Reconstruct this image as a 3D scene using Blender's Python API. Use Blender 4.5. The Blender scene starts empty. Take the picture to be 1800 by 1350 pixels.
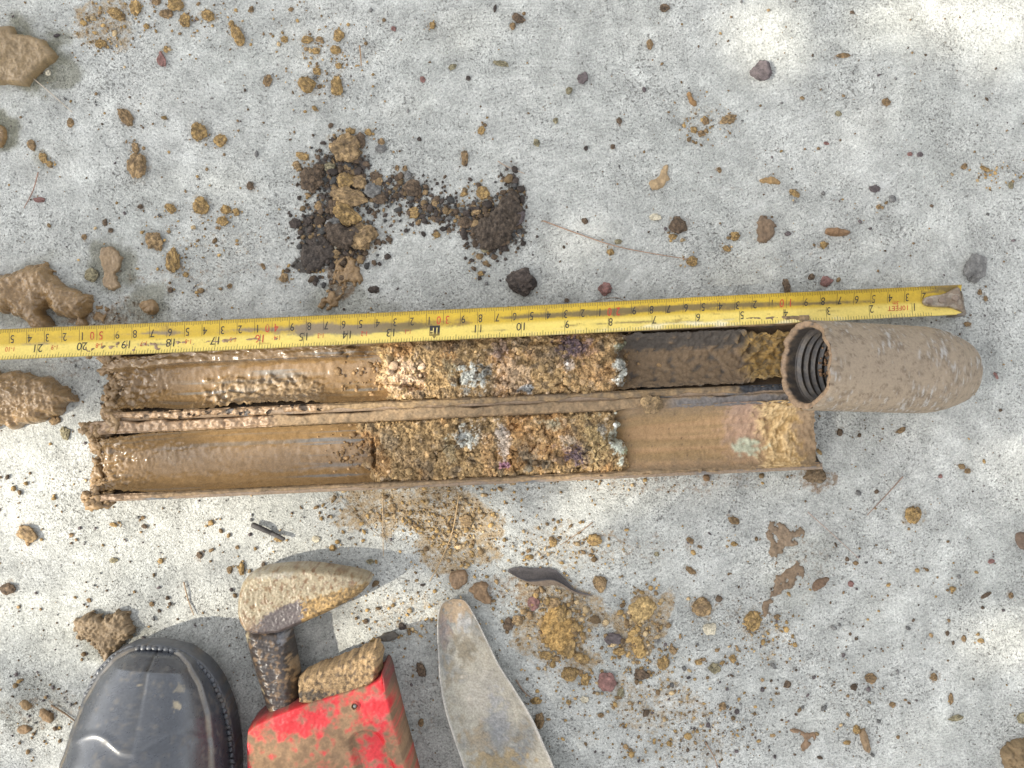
import bpy, bmesh, math, random
import numpy as np
from mathutils import Vector, Matrix

rng = np.random.default_rng(7)
random.seed(7)
sc = bpy.context.scene

# ------------------------------------------------------------------ camera, sky, sun, exposure
H = 0.65                    # camera height above the concrete
S = 1 / 2930.0              # metres on the ground per photo pixel (1800 px wide)
cam_data = bpy.data.cameras.new("camera")
cam = bpy.data.objects.new("camera", cam_data)
sc.collection.objects.link(cam)
cam.location = (0, 0, H)
cam.rotation_euler = (0, 0, 0)
cam_data.sensor_fit = 'HORIZONTAL'
cam_data.sensor_width = 36
cam_data.lens = 36 * H / (1800 * S)
cam_data.clip_start = 0.01
cam_data.clip_end = 300
sc.camera = cam

SUN_EL, SUN_AZ = math.radians(42), math.radians(18)      # shadows fall to image right, a little up
SUN = Vector((-math.cos(SUN_AZ) * math.cos(SUN_EL), -math.sin(SUN_AZ) * math.cos(SUN_EL), math.sin(SUN_EL)))
world = bpy.data.worlds.new("World")
sc.world = world
world.use_nodes = True
wn = world.node_tree
bg = wn.nodes["Background"]
sky = wn.nodes.new("ShaderNodeTexSky")
sky.sky_type = 'NISHITA'
sky.sun_disc = False
sky.sun_elevation = SUN_EL
sky.sun_rotation = math.atan2(SUN.x, SUN.y)
sky.dust_density = 2.5
hsv = wn.nodes.new("ShaderNodeHueSaturation")
hsv.inputs["Saturation"].default_value = 0.20
wn.links.new(sky.outputs[0], hsv.inputs["Color"])
wn.links.new(hsv.outputs[0], bg.inputs[0])
bg.inputs[1].default_value = 0.15
sun_d = bpy.data.lights.new("sun", 'SUN')
sun_d.energy = 2.4
sun_d.angle = math.radians(0.53)
sun_d.color = (1.0, 0.93, 0.80)
sun_o = bpy.data.objects.new("sun", sun_d)
sun_o.rotation_euler = SUN.to_track_quat('Z', 'Y').to_euler()
sc.collection.objects.link(sun_o)
sc.view_settings.view_transform = 'Standard'
sc.view_settings.look = 'None'
sc.view_settings.gamma = 1
sc.view_settings.exposure = 1.35


# ------------------------------------------------------------------ photo pixel -> world point at a real height
def P(px, py, z=0.0):
    k = S * (H - z) / H
    return Vector(((px - 900) * k, -(py - 675) * k, z))


def Pa(px, py, z):
    px, py, z = np.broadcast_arrays(np.asarray(px, float), np.asarray(py, float), np.asarray(z, float))
    k = S * (H - z) / H
    return np.stack([(px - 900) * k, -(py - 675) * k, z], -1)


# ------------------------------------------------------------------ numpy noise
def _hash(ix, iy, iz, seed):
    with np.errstate(over='ignore'):
        h = (ix.astype(np.uint32) * np.uint32(374761393) + iy.astype(np.uint32) * np.uint32(668265263)
             + iz.astype(np.uint32) * np.uint32(2246822519) + np.uint32(seed * 97 + 13) * np.uint32(3266489917))
        h = (h ^ (h >> np.uint32(13))) * np.uint32(1274126177)
        h = (h ^ (h >> np.uint32(16))) * np.uint32(2654435761)
        return h ^ (h >> np.uint32(15))


def gn(p, seed=0):
    pi = np.floor(p).astype(np.int64)
    f = p - pi
    w = f * f * f * (f * (f * 6 - 15) + 10)
    out = 0
    for dx in (0, 1):
        for dy in (0, 1):
            for dz in (0, 1):
                h = _hash(pi[:, 0] + dx, pi[:, 1] + dy, pi[:, 2] + dz, seed)
                gx = (h & 1023) / 511.5 - 1
                gy = ((h >> np.uint32(10)) & 1023) / 511.5 - 1
                gz = ((h >> np.uint32(20)) & 1023) / 511.5 - 1
                d = gx * (f[:, 0] - dx) + gy * (f[:, 1] - dy) + gz * (f[:, 2] - dz)
                out = out + d * (w[:, 0] if dx else 1 - w[:, 0]) * (w[:, 1] if dy else 1 - w[:, 1]) * (w[:, 2] if dz else 1 - w[:, 2])
    return out * 1.3


def fbm(p, scale, octv=4, seed=0, gain=0.5):
    p = np.asarray(p, float)
    a, s, o = 1.0, scale, 0
    for i in range(octv):
        o = o + a * gn(p * s, seed + i * 7)
        a *= gain
        s *= 2.03
    return o


def worley(p, scale, seed=0, flat=False):
    q = np.asarray(p, float) * scale
    pi = np.floor(q).astype(np.int64)
    best = np.full(len(q), 9.0)
    bid = np.zeros(len(q))
    for dx in (-1, 0, 1):
        for dy in (-1, 0, 1):
            for dz in ((0,) if flat else (-1, 0, 1)):
                c = pi + np.array([dx, dy, dz])
                h = _hash(c[:, 0], c[:, 1], c[:, 2], seed)
                ox = (h & 1023) / 1023.0
                oy = ((h >> np.uint32(10)) & 1023) / 1023.0
                oz = ((h >> np.uint32(20)) & 1023) / 1023.0
                d = (c[:, 0] + ox - q[:, 0]) ** 2 + (c[:, 1] + oy - q[:, 1]) ** 2
                if not flat:
                    d = d + (c[:, 2] + oz - q[:, 2]) ** 2
                m = d < best
                best[m] = d[m]
                bid[m] = ((h >> np.uint32(5)) & 4095)[m] / 4095.0
    return np.sqrt(best), bid


def worley2(p, scale, seed=0):
    q = np.asarray(p, float) * scale
    pi = np.floor(q).astype(np.int64)
    f1, f2, bid = np.full(len(q), 9.0), np.full(len(q), 9.0), np.zeros(len(q))
    for dx in (-1, 0, 1):
        for dy in (-1, 0, 1):
            h = _hash(pi[:, 0] + dx, pi[:, 1] + dy, pi[:, 2], seed)
            d = np.hypot(pi[:, 0] + dx + (h & 1023) / 1023.0 - q[:, 0], pi[:, 1] + dy + ((h >> np.uint32(10)) & 1023) / 1023.0 - q[:, 1])
            m = d < f1
            f2 = np.where(m, f1, np.minimum(f2, d))
            f1 = np.where(m, d, f1)
            bid = np.where(m, ((h >> np.uint32(5)) & 4095) / 4095.0, bid)
    return f1, f2, bid


def sstep(a, b, x):
    t = np.clip((x - a) / (b - a), 0, 1)
    return t * t * (3 - 2 * t)


def lerp(a, b, t):
    return a + (b - a) * t


# ------------------------------------------------------------------ materials
class NT:
    def __init__(self, name):
        self.mat = bpy.data.materials.new(name)
        self.mat.use_nodes = True
        self.t = self.mat.node_tree
        self.bsdf = self.t.nodes["Principled BSDF"]

    def n(self, typ, props=None, **inp):
        nd = self.t.nodes.new(typ)
        for k, v in (props or {}).items():
            setattr(nd, k, v)
        for k, v in inp.items():
            k = int(k[1:]) if k[0] == '_' and k[1:].isdigit() else k.replace('_', ' ')
            self.set(nd.inputs[k], v)
        return nd

    def set(self, sock, v):
        if isinstance(v, bpy.types.NodeSocket):
            self.t.links.new(v, sock)
        else:
            sock.default_value = v

    def math(self, op, a, b=0.0, c=0.0):
        nd = self.n("ShaderNodeMath", {"operation": op})
        self.set(nd.inputs[0], a)
        self.set(nd.inputs[1], b)
        self.set(nd.inputs[2], c)
        return nd.outputs[0]

    def rng(self, v, a, b, c=0.0, d=1.0, smooth=True):
        nd = self.n("ShaderNodeMapRange", {"interpolation_type": 'SMOOTHSTEP' if smooth else 'LINEAR'})
        for i, x in enumerate((v, a, b, c, d)):
            self.set(nd.inputs[i], x)
        return nd.outputs[0]

    def mix(self, fac, a, b, mode='MIX'):
        nd = self.n("ShaderNodeMix", {"data_type": 'RGBA', "blend_type": mode})
        self.set(nd.inputs[0], fac)
        self.set(nd.inputs[6], a)
        self.set(nd.inputs[7], b)
        return nd.outputs[2]

    def noise(self, vec, scale, detail=3.0, rough=0.55):
        nd = self.n("ShaderNodeTexNoise", Vector=vec, Scale=scale, Detail=detail, Roughness=rough)
        return nd.outputs[0]

    def coord(self):
        return self.n("ShaderNodeTexCoord").outputs["Object"]

    def bump(self, h, dist, strength=1.0, normal=None):
        nd = self.n("ShaderNodeBump", Height=h, Distance=dist, Strength=strength)
        if normal is not None:
            self.set(nd.inputs["Normal"], normal)
        return nd.outputs[0]


def c4(c):
    return (c[0], c[1], c[2], 1)


def earth_material(name, grain=1600, var=0.45, bump=0.00025, rough_dry=0.95, rough_wet=0.22, spec=0.5, metallic=0.0):
    """colour attribute 'Col' (alpha = wetness) broken up by procedural grain"""
    m = NT(name)
    co = m.coord()
    at = m.n("ShaderNodeAttribute", {"attribute_name": "Col"})
    n1 = m.noise(co, grain, 3)
    n2 = m.noise(co, grain * 0.22, 4)
    v = m.math('ADD', m.rng(n1, 0.25, 0.75, 1 - var, 1 + var, False), m.rng(n2, 0.25, 0.75, -var * 0.6, var * 0.6, False))
    cc = m.n("ShaderNodeCombineXYZ", X=v, Y=v, Z=v).outputs[0]
    col = m.mix(1.0, at.outputs["Color"], cc, 'MULTIPLY')
    m.set(m.bsdf.inputs["Base Color"], col)
    wet = m.math('ADD', at.outputs["Alpha"], m.rng(n2, 0.3, 0.7, -0.12, 0.12, False))
    m.set(m.bsdf.inputs["Roughness"], m.rng(wet, 0.0, 1.0, rough_dry, rough_wet, False))
    m.bsdf.inputs["Specular IOR Level"].default_value = spec
    m.bsdf.inputs["Metallic"].default_value = metallic
    h = m.math('ADD', n1, m.math('MULTIPLY', n2, 1.6))
    m.set(m.bsdf.inputs["Normal"], m.bump(h, bump, 0.8))
    return m.mat


def paint_material(name, rough=0.45, var=0.12, grain=700, bump=0.00006, metallic=0.0, spec=0.5):
    return earth_material(name, grain, var, bump, 0.9, rough, spec, metallic)


M_SOIL = earth_material("soil", 1500, 0.5, 0.0004)
M_MUD = earth_material("wet_mud", 900, 0.22, 0.00022, 0.9, 0.18, 0.65)
M_CLAY = earth_material("smeared_clay", 1200, 0.2, 0.00006, 0.9, 0.16, 0.75)
M_STEEL = earth_material("dirty_steel", 900, 0.28, 0.0001, 0.85, 0.28, 0.6)
M_STONE = earth_material("stone", 1300, 0.35, 0.0002)
M_SHOE = earth_material("caked_clay", 3200, 0.16, 0.00005, 0.9, 0.2, 0.8)
M_RUBBER = paint_material("black_rubber", 0.16, 0.16, 900, 0.00003, 0.0, 1.0)
M_TAPE = paint_material("tape_paint", 0.30, 0.10, 900, 0.00002)
M_INK = paint_material("printed_ink", 0.40, 0.25, 900, 0.00001)
M_RED = paint_material("red_paint", 0.38, 0.16, 700, 0.00008)
M_PLANT = earth_material("dry_plant", 1200, 0.35, 0.0001)


# ------------------------------------------------------------------ objects
def tag(o, label, cat, group=None, kind=None):
    if label:
        o["label"] = label
    if cat:
        o["category"] = cat
    if group:
        o["group"] = group
    if kind:
        o["kind"] = kind
    return o


def mesh_obj(name, V, F, mat, col=None, parent=None, smooth=True, loc=None):
    """V (n,3) world coords; F list/array of faces; col (n,4)"""
    V = np.asarray(V, float)
    if loc is not None:
        V = V - np.asarray(loc, float)
    me = bpy.data.meshes.new(name)
    if isinstance(F, np.ndarray):
        k = F.shape[1]
        me.vertices.add(len(V))
        me.vertices.foreach_set("co", V.astype(np.float32).ravel())
        me.loops.add(F.size)
        me.loops.foreach_set("vertex_index", F.astype(np.int32).ravel())
        me.polygons.add(len(F))
        me.polygons.foreach_set("loop_start", np.arange(0, F.size, k, dtype=np.int32))
        me.polygons.foreach_set("loop_total", np.full(len(F), k, dtype=np.int32))
        me.update(calc_edges=True)
        me.validate()
    else:
        me.from_pydata([tuple(v) for v in V], [], [tuple(int(i) for i in f) for f in F])
        me.update()
    if col is not None:
        col = np.asarray(col, float)
        if col.ndim == 1:
            col = np.tile(col, (len(V), 1))
        a = me.color_attributes.new("Col", 'FLOAT_COLOR', 'POINT')
        a.data.foreach_set("color", col.astype(np.float32).ravel())
    me.polygons.foreach_set("use_smooth", np.full(len(me.polygons), smooth))
    me.materials.append(mat)
    o = bpy.data.objects.new(name, me)
    sc.collection.objects.link(o)
    if loc is not None:
        o.location = loc
    if parent is not None:
        o.parent = parent
        o.matrix_parent_inverse = parent.matrix_basis.inverted()
    return o


def empty(name, loc, label, cat, group=None):
    o = bpy.data.objects.new(name, None)
    o.empty_display_size = 0.02
    o.location = loc
    sc.collection.objects.link(o)
    return tag(o, label, cat, group)


_ico = {}


def ico(sub):
    if sub not in _ico:
        bm = bmesh.new()
        bmesh.ops.create_icosphere(bm, subdivisions=sub, radius=1)
        bm.verts.ensure_lookup_table()
        v = np.array([x.co[:] for x in bm.verts])
        f = np.array([[x.index for x in fc.verts] for fc in bm.faces])
        bm.free()
        _ico[sub] = (v, f)
    return _ico[sub]


def grid_faces(nu, nv, closed_v=False):
    i, j = np.meshgrid(np.arange(nu - 1), np.arange(nv if closed_v else nv - 1), indexing='ij')
    j2 = (j + 1) % nv
    return np.stack([i * nv + j, (i + 1) * nv + j, (i + 1) * nv + j2, i * nv + j2], -1).reshape(-1, 4)


def prune(V, F, C):
    used = np.zeros(len(V), bool)
    used[F.ravel()] = True
    idx = np.cumsum(used) - 1
    return V[used], idx[F], C[used]


def merge(parts):
    V, F, C, o = [], [], [], 0
    for v, f, c in parts:
        V.append(v)
        F.append(f + o)
        C.append(c)
        o += len(v)
    return np.concatenate(V), np.concatenate(F), np.concatenate(C)


def crumbs(pts, rad, cols, wet=0.0, sub=2, flat=0.75, amp=0.28, seed=1):
    """many irregular grains as one (V,F,C)"""
    v, f = ico(sub)
    n = len(pts)
    r = np.random.default_rng(seed)
    a = r.uniform(0, 6.283, n)
    sx, sy, sz = r.uniform(0.7, 1.35, n), r.uniform(0.6, 1.1, n), r.uniform(0.6, 1.0, n) * flat
    ph = r.uniform(0, 50, (n, 3))
    out = np.empty((n, len(v), 3))
    for i in range(n):
        k = 1 + amp * 1.6 * gn(v * 1.3 + ph[i], 3) + amp * 0.8 * gn(v * 3.1 + ph[i], 5)
        q = v * k[:, None] * np.array([sx[i], sy[i], sz[i]]) * rad[i]
        ca, sa = math.cos(a[i]), math.sin(a[i])
        out[i] = np.stack([q[:, 0] * ca - q[:, 1] * sa, q[:, 0] * sa + q[:, 1] * ca, q[:, 2]], -1) + pts[i]
    F = (f[None] + (np.arange(n) * len(v))[:, None, None]).reshape(-1, 3)
    C = np.repeat(np.concatenate([cols, np.full((n, 1), wet)], 1), len(v), 0)
    return out.reshape(-1, 3), F, C


# earth colours (linear albedo)
OCHRE = np.array((0.29, 0.19, 0.075))
TAN = np.array((0.25, 0.168, 0.082))
BROWN = np.array((0.18, 0.118, 0.058))
DARK = np.array((0.055, 0.042, 0.034))
UMBER = np.array((0.10, 0.068, 0.042))
PURPLE = np.array((0.105, 0.085, 0.083))
RED = np.array((0.19, 0.10, 0.085))
GREY = np.array((0.15, 0.145, 0.135))
OLIVE = np.array((0.19, 0.165, 0.10))
PALE = np.array((0.48, 0.43, 0.32))
MUD = np.array((0.24, 0.15, 0.066))
KIND = dict(ochre=(OCHRE, 0.0, 1.0), tan=(TAN, 0.1, 0.8), brown=(BROWN, 0.1, 0.7), dark=(DARK, 0.1, 0.8), umber=(UMBER, 0.1, 0.8),
            purple=(PURPLE, 0.1, 0.5), red=(RED, 0.1, 0.6), grey=(GREY, 0.0, 0.5), olive=(OLIVE, 0.0, 0.8), pale=(PALE, 0.0, 0.6),
            mud=(MUD, 0.75, 0.45))


def clod(px, py, w, h, rot, kind, label, cat='soil clod', name='soil_clod', group=None, z0=0.0, hz=None, sub=None):
    base, wet, crumble = KIND[kind]
    seed = int(px * 7 + py * 13) % 9973
    if max(w, h) < 17:
        w, h = w * .88, h * .88
    k = S * (H - z0) / H
    a, b = w * k / 2, h * k / 2
    c = hz / 2 if hz else (0.42 * min(a, b) + 0.12 * max(a, b)) * (0.62 if kind in ('brown', 'red', 'olive', 'pale') else 0.8)
    sub = sub or (5 if max(w, h) > 36 else 4 if max(w, h) > 13 else 3)
    v, f = ico(sub)
    ph = np.random.default_rng(seed).uniform(0, 90, 3)
    big = fbm(v + ph, 0.9, 3, seed % 50)
    F1, cid = worley(v + ph, 2.2 + crumble, seed % 60)
    F2, _ = worley(v + ph, 5.5, seed % 61)
    F3, c3 = worley(v + ph, 1.5, seed % 63)
    k = 1 + 0.34 * big + 0.35 * (0.6 - F3) + crumble * (0.26 * (0.55 - F1) + 0.22 * (0.5 - F2)) + 0.07 * fbm(v + ph, 7, 3, 4)
    q = v * k[:, None] * np.array([a, b, c])
    q[:, 2] += c * 0.72
    q[:, 2] = np.maximum(q[:, 2], -0.0004)
    r = math.radians(rot)
    q = np.stack([q[:, 0] * math.cos(r) - q[:, 1] * math.sin(r), q[:, 0] * math.sin(r) + q[:, 1] * math.cos(r), q[:, 2]], -1)
    o = P(px, py, z0)
    colr = base[None] * (1 + 0.45 * big[:, None] + 0.6 * (cid - 0.5)[:, None] * crumble + 0.25 * (c3 - 0.5)[:, None])
    c5 = worley(v + ph, 4.5, seed % 64)[1]
    colr = colr * (1 + (0.95 if crumble > .65 else 0.3) * (c5 - 0.5)[:, None] + 0.22 * fbm(v + ph, 9, 2, 8)[:, None])
    if kind in ('ochre', 'tan'):
        t = sstep(0.55, 0.95, cid)[:, None] * 0.55
        colr = lerp(colr, UMBER * 1.2, t)
    colr = np.clip(colr, 0.015, 0.8)
    C = np.concatenate([colr, np.full((len(v), 1), wet)], 1)
    ob = mesh_obj(name, q + np.array(o), f, M_MUD if kind == 'mud' else (M_STONE if crumble < 0.65 else M_SOIL), C, loc=o)
    return tag(ob, label, cat, group)


def sdf_poly(X, Y, poly):
    """signed distance, positive inside"""
    poly = np.asarray(poly, float)
    a, b = poly, np.roll(poly, -1, 0)
    d = np.full(X.shape, 1e9)
    ins = np.zeros(X.shape, bool)
    for (x0, y0), (x1, y1) in zip(a, b):
        ex, ey = x1 - x0, y1 - y0
        t = np.clip(((X - x0) * ex + (Y - y0) * ey) / (ex * ex + ey * ey + 1e-12), 0, 1)
        d = np.minimum(d, np.hypot(X - x0 - t * ex, Y - y0 - t * ey))
        c = ((y0 > Y) != (y1 > Y)) & (X < (x1 - x0) * (Y - y0) / (y1 - y0 + 1e-12) + x0)
        ins ^= c
    return np.where(ins, d, -d)


def smooth_poly(pts, it=2, closed=True):
    p = np.asarray(pts, float)
    for _ in range(it):
        q = np.roll(p, -1, 0)
        p = np.stack([p * 0.75 + q * 0.25, p * 0.25 + q * 0.75], 1).reshape(-1, p.shape[1])
    return p


def patch(name, poly_px, zt, edge, colour, wet=0.0, res=0.0005, zb=-0.0006, zref=None, rag=0.0, rag_s=250, bump=0.35, bump_s=220,
          fine=0.00015, fine_s=1200, mat=None, height=None, colfn=None, smooth=1, parent=None, loc=None, holes=0.0):
    """a solid lump whose outline is poly_px, domed to height zt over 'edge' metres, with real thickness down to zb"""
    zref = zt if zref is None else zref
    pp = smooth_poly(poly_px, smooth) if smooth else np.asarray(poly_px, float)
    W = Pa(pp[:, 0], pp[:, 1], zref)[:, :2]
    lo, hi = W.min(0) - 0.004, W.max(0) + 0.004
    nx, ny = int((hi[0] - lo[0]) / res) + 2, int((hi[1] - lo[1]) / res) + 2
    gx, gy = lo[0] + np.arange(nx) * res, lo[1] + np.arange(ny) * res
    X, Y = np.meshgrid(gx, gy, indexing='ij')
    D = sdf_poly(X, Y, W)
    p3 = np.stack([X.ravel(), Y.ravel(), np.zeros(X.size)], -1)
    seed = int(abs(pp[0, 0]) * 3 + abs(pp[0, 1])) % 97
    if rag:
        D = D + rag * fbm(p3, rag_s, 4, seed).reshape(X.shape)
    if holes:
        hn = fbm(p3, 130, 4, seed + 9).reshape(X.shape)
        D = np.minimum(D, (hn + holes) * 0.006)
    gX, gY = np.gradient(D, res)
    gl = np.hypot(gX, gY) + 1e-9
    t = np.clip(D / edge, 0, 1)
    prof = np.sqrt(np.clip(1 - (1 - t) ** 2, 0, 1))
    nz = fbm(p3, bump_s, 4, seed + 3).reshape(X.shape)
    Z = (zt - zb) * prof * np.clip(1 + bump * nz, 0.15, 2) + zb
    if fine:
        Z = Z + fine * fbm(p3, fine_s, 3, seed + 5).reshape(X.shape) * np.clip(D / 0.001, 0, 1)
    if height is not None:
        Z = height(X, Y, D, Z)
    out = D < 0
    Z[out] = zb
    step = np.where(out, np.clip(-D, 0, 1.6 * res), 0)
    X2, Y2 = X + gX / gl * step, Y + gY / gl * step
    V = np.stack([X2, Y2, Z], -1).reshape(-1, 3)
    F = grid_faces(nx, ny)
    keep = (D.ravel()[F] > 0).any(1)
    F = F[keep]
    n1 = fbm(p3, 300, 3, seed + 11)
    C = np.concatenate([np.clip(np.asarray(colour)[None] * (1 + 0.28 * n1[:, None]), 0.01, 0.9), np.clip(wet + 0.2 * fbm(p3, 90, 3, seed + 2)[:, None] * (wet > 0), 0, 1)], 1)
    if mat is M_SOIL and colfn is None:
        Fg, cg = worley(p3, 620, seed + 20, True)
        Fh, ch = worley(p3, 1250, seed + 21, True)
        V[:, 2] += np.where(D.ravel() > 0.0005, 0.0011 * np.clip(.6 - Fg, 0, 1) * (.2 + cg) + 0.0005 * np.clip(.6 - Fh, 0, 1), 0)
        C[:, :3] *= (0.45 + 0.75 * cg + 0.45 * ch)[:, None]
    if colfn is not None:
        kx = S * (H - Z) / H
        C = colfn(C, (X / kx + 900).ravel(), (675 - Y / kx).ravel(), p3, D.ravel(), n1)
    V, F, C = prune(V, F, C)
    return mesh_obj(name, V, F, mat or M_MUD, C, parent=parent, loc=loc)


def tube(pts, rad, col, wet=0.0, n=7, seed=0):
    """tapered tube mesh (V,F,C) along points"""
    pts = np.asarray(pts, float)
    m = len(pts)
    rad = np.broadcast_to(np.asarray(rad, float), (m,))
    tg = np.gradient(pts, axis=0)
    tg /= np.linalg.norm(tg, axis=1)[:, None] + 1e-12
    up = np.array([0, 0, 1.0])
    s = np.cross(tg, up)
    s /= np.linalg.norm(s, axis=1)[:, None] + 1e-12
    w = np.cross(s, tg)
    th = np.arange(n) / n * 2 * np.pi
    ring = pts[:, None] + rad[:, None, None] * (np.cos(th)[None, :, None] * s[:, None] + np.sin(th)[None, :, None] * w[:, None])
    V = ring.reshape(-1, 3)
    F = grid_faces(m, n, True)
    C = np.tile(np.array([*col, wet]), (len(V), 1))
    V = np.concatenate([V, pts[:1], pts[-1:]])
    C = np.concatenate([C, C[:2]])
    a, b = m * n, m * n + 1
    caps = [[a, i, (i + 1) % n, (i + 1) % n] for i in range(n)] + [[b, (m - 1) * n + (i + 1) % n, (m - 1) * n + i, (m - 1) * n + i] for i in range(n)]
    return V, [tuple(x) for x in F] + [tuple(x[:3]) for x in caps], C


def spline(pts, n):
    p = np.asarray(pts, float)
    t = np.concatenate([[0], np.cumsum(np.linalg.norm(np.diff(p, axis=0), axis=1))])
    q = np.linspace(0, t[-1], n)
    # Catmull-Rom through the points
    out = []
    for x in q:
        i = min(max(np.searchsorted(t, x) - 1, 0), len(p) - 2)
        u = (x - t[i]) / (t[i + 1] - t[i] + 1e-12)
        p0, p1, p2, p3 = p[max(i - 1, 0)], p[i], p[i + 1], p[min(i + 2, len(p) - 1)]
        out.append(0.5 * ((2 * p1) + (-p0 + p2) * u + (2 * p0 - 5 * p1 + 4 * p2 - p3) * u * u + (-p0 + 3 * p1 - 3 * p2 + p3) * u ** 3))
    return np.array(out)


# ------------------------------------------------------------------ ground: one concrete sheet
def blob_mask(px, py, nz, blobs):
    m = np.zeros(px.shape)
    for cx, cy, rx, ry, rot, amt in blobs:
        r = math.radians(rot)
        dx, dy = px - cx, py - cy
        u, v = (dx * math.cos(r) + dy * math.sin(r)) / rx, (-dx * math.sin(r) + dy * math.cos(r)) / ry
        near = (np.abs(u) < 2.2) & (np.abs(v) < 2.2)
        d = np.full(px.shape, -9.0)
        d[near] = 1 - np.hypot(u[near], v[near]) + 0.55 * nz[near]
        m = np.maximum(m, amt * sstep(-0.02, 0.35, d))
    return m


WET = [(55, 105, 72, 80, 0, 1), (0, 230, 34, 38, 0, 1), (195, 468, 48, 56, 20, .8), (262, 535, 40, 40, 0, .75), (75, 280, 26, 14, 45, .5),
       (60, 520, 100, 70, 0, .45), (240, 560, 90, 26, 0, .55), (600, 520, 60, 50, 0, .5), (190, 1120, 80, 56, 0, .45),
       (100, 130, 50, 34, 0, .8), (1400, 1000, 70, 90, 30, .22), (60, 1250, 90, 60, 20, .3), (620, 540, 90, 24, 0, .35)]
OCH = [(185, 45, 60, 60, 0, .5), (560, 110, 70, 60, 0, .18), (740, 900, 190, 60, 5, .62), (800, 950, 90, 70, 0, .6), (985, 1090, 90, 110, -30, .55),
       (1130, 1100, 60, 80, 20, .6), (1150, 1240, 110, 60, 10, .4), (320, 30, 70, 30, 0, .25), (720, 1080, 110, 50, 0, .32), (990, 960, 110, 50, 0, .32),
       (1220, 1300, 90, 60, 0, .3), (350, 425, 160, 22, 0, .22), (1650, 65, 80, 30, 0, .12), (1235, 205, 40, 28, 0, .3), (1340, 1110, 70, 50, 30, .3)]
MUDM = [(1230, 960, 90, 50, 0, .2), (1600, 1000, 160, 60, 20, .14), (1500, 800, 180, 40, -10, .12), (1300, 1050, 160, 40, -30, .22), (1450, 1230, 160, 50, 20, .2), (1650, 300, 130, 40, 10, .16), (1250, 330, 140, 40, -10, .18), (1000, 250, 160, 40, 20, .14), (760, 200, 150, 30, 0, .12), (350, 480, 180, 30, -3, .3), (1330, 450, 140, 30, -5, .2), (300, 940, 220, 30, 0, .16), (900, 1040, 60, 40, 0, .4), (1120, 960, 120, 30, 0, .3), (480, 1090, 50, 30, 0, .3), (740, 1250, 30, 80, 0, .25), (560, 330, 60, 80, 0, .25), (1420, 1180, 110, 60, 30, .22), (1700, 700, 60, 120, 0, .12),
        (600, 470, 44, 60, 20, .6), (165, 560, 60, 26, 0, .55), (230, 545, 60, 30, 0, .4), (1410, 1000, 70, 60, 0, .30), (60, 1250, 80, 40, 20, .35),
        (120, 650, 44, 24, 0, .3), (660, 850, 260, 16, -2, .3), (1200, 850, 240, 22, -2, .35), (1440, 845, 40, 24, 0, .5), (700, 900, 60, 30, 0, .3),
        (120, 1240, 60, 30, 30, .3), (1300, 1250, 80, 40, 0, .2)]
DRK = [(575, 420, 62, 66, 0, .9), (600, 300, 60, 46, 0, .75), (690, 330, 70, 30, 10, .45), (770, 370, 70, 26, 25, .5), (870, 390, 62, 46, -20, .85), (905, 340, 26, 36, 20, .6),
       (545, 465, 34, 22, 0, .9), (1400, 1180, 160, 60, 20, .10), (960, 650, 500, 90, -3, .2), (640, 380, 26, 50, 0, .4)]

bx, by, gres = 0.40, 0.32, 0.0011
nx, ny = int(2 * bx / gres) + 1, int(2 * by / gres) + 1
gX, gY = np.meshgrid(np.linspace(-bx, bx, nx), np.linspace(-by, by, ny), indexing='ij')
gp = np.stack([gX.ravel(), gY.ravel(), np.zeros(gX.size)], -1)
gpx, gpy = gp[:, 0] / S + 900, 675 - gp[:, 1] / S
nz = fbm(gp, 55, 5, 5)
fade = np.clip(np.minimum(bx - np.abs(gp[:, 0]), by - np.abs(gp[:, 1])) / 0.02, 0, 1)
F1, cid = worley(gp, 330, 21, True)
pit = np.clip(1 - F1 / (0.15 + 0.25 * cid), 0, 1) * (cid > 0.45)
F2, cid2 = worley(gp, 120, 22, True)
pit2 = np.clip(1 - F2 / (0.10 + 0.12 * cid2), 0, 1) * (cid2 > 0.6)
hz = 0.00022 * fbm(gp, 700, 2, 3) + 0.0003 * fbm(gp, 90, 4, 4) - 0.0005 * pit - 0.0007 * pit2
gp[:, 2] = hz * fade - 0.0002 * fade
gF = grid_faces(nx, ny)
R = 40.0
outer = np.array([[-R, -R, 0], [R, -R, 0], [R, R, 0], [-R, R, 0]])
c0, c1, c2, c3 = 0, (nx - 1) * ny, nx * ny - 1, ny - 1
nb = nx * ny
gF = np.concatenate([gF, np.array([[nb, nb + 1, c1, c0], [nb + 1, nb + 2, c2, c1], [nb + 2, nb + 3, c3, c2], [nb + 3, nb, c0, c3]])])
gV = np.concatenate([gp, outer])


def mask_attr(me, name, arr):
    a = me.attributes.new(name, 'FLOAT', 'POINT')
    a.data.foreach_set("value", np.concatenate([arr, np.zeros(4)]).astype(np.float32))


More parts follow.
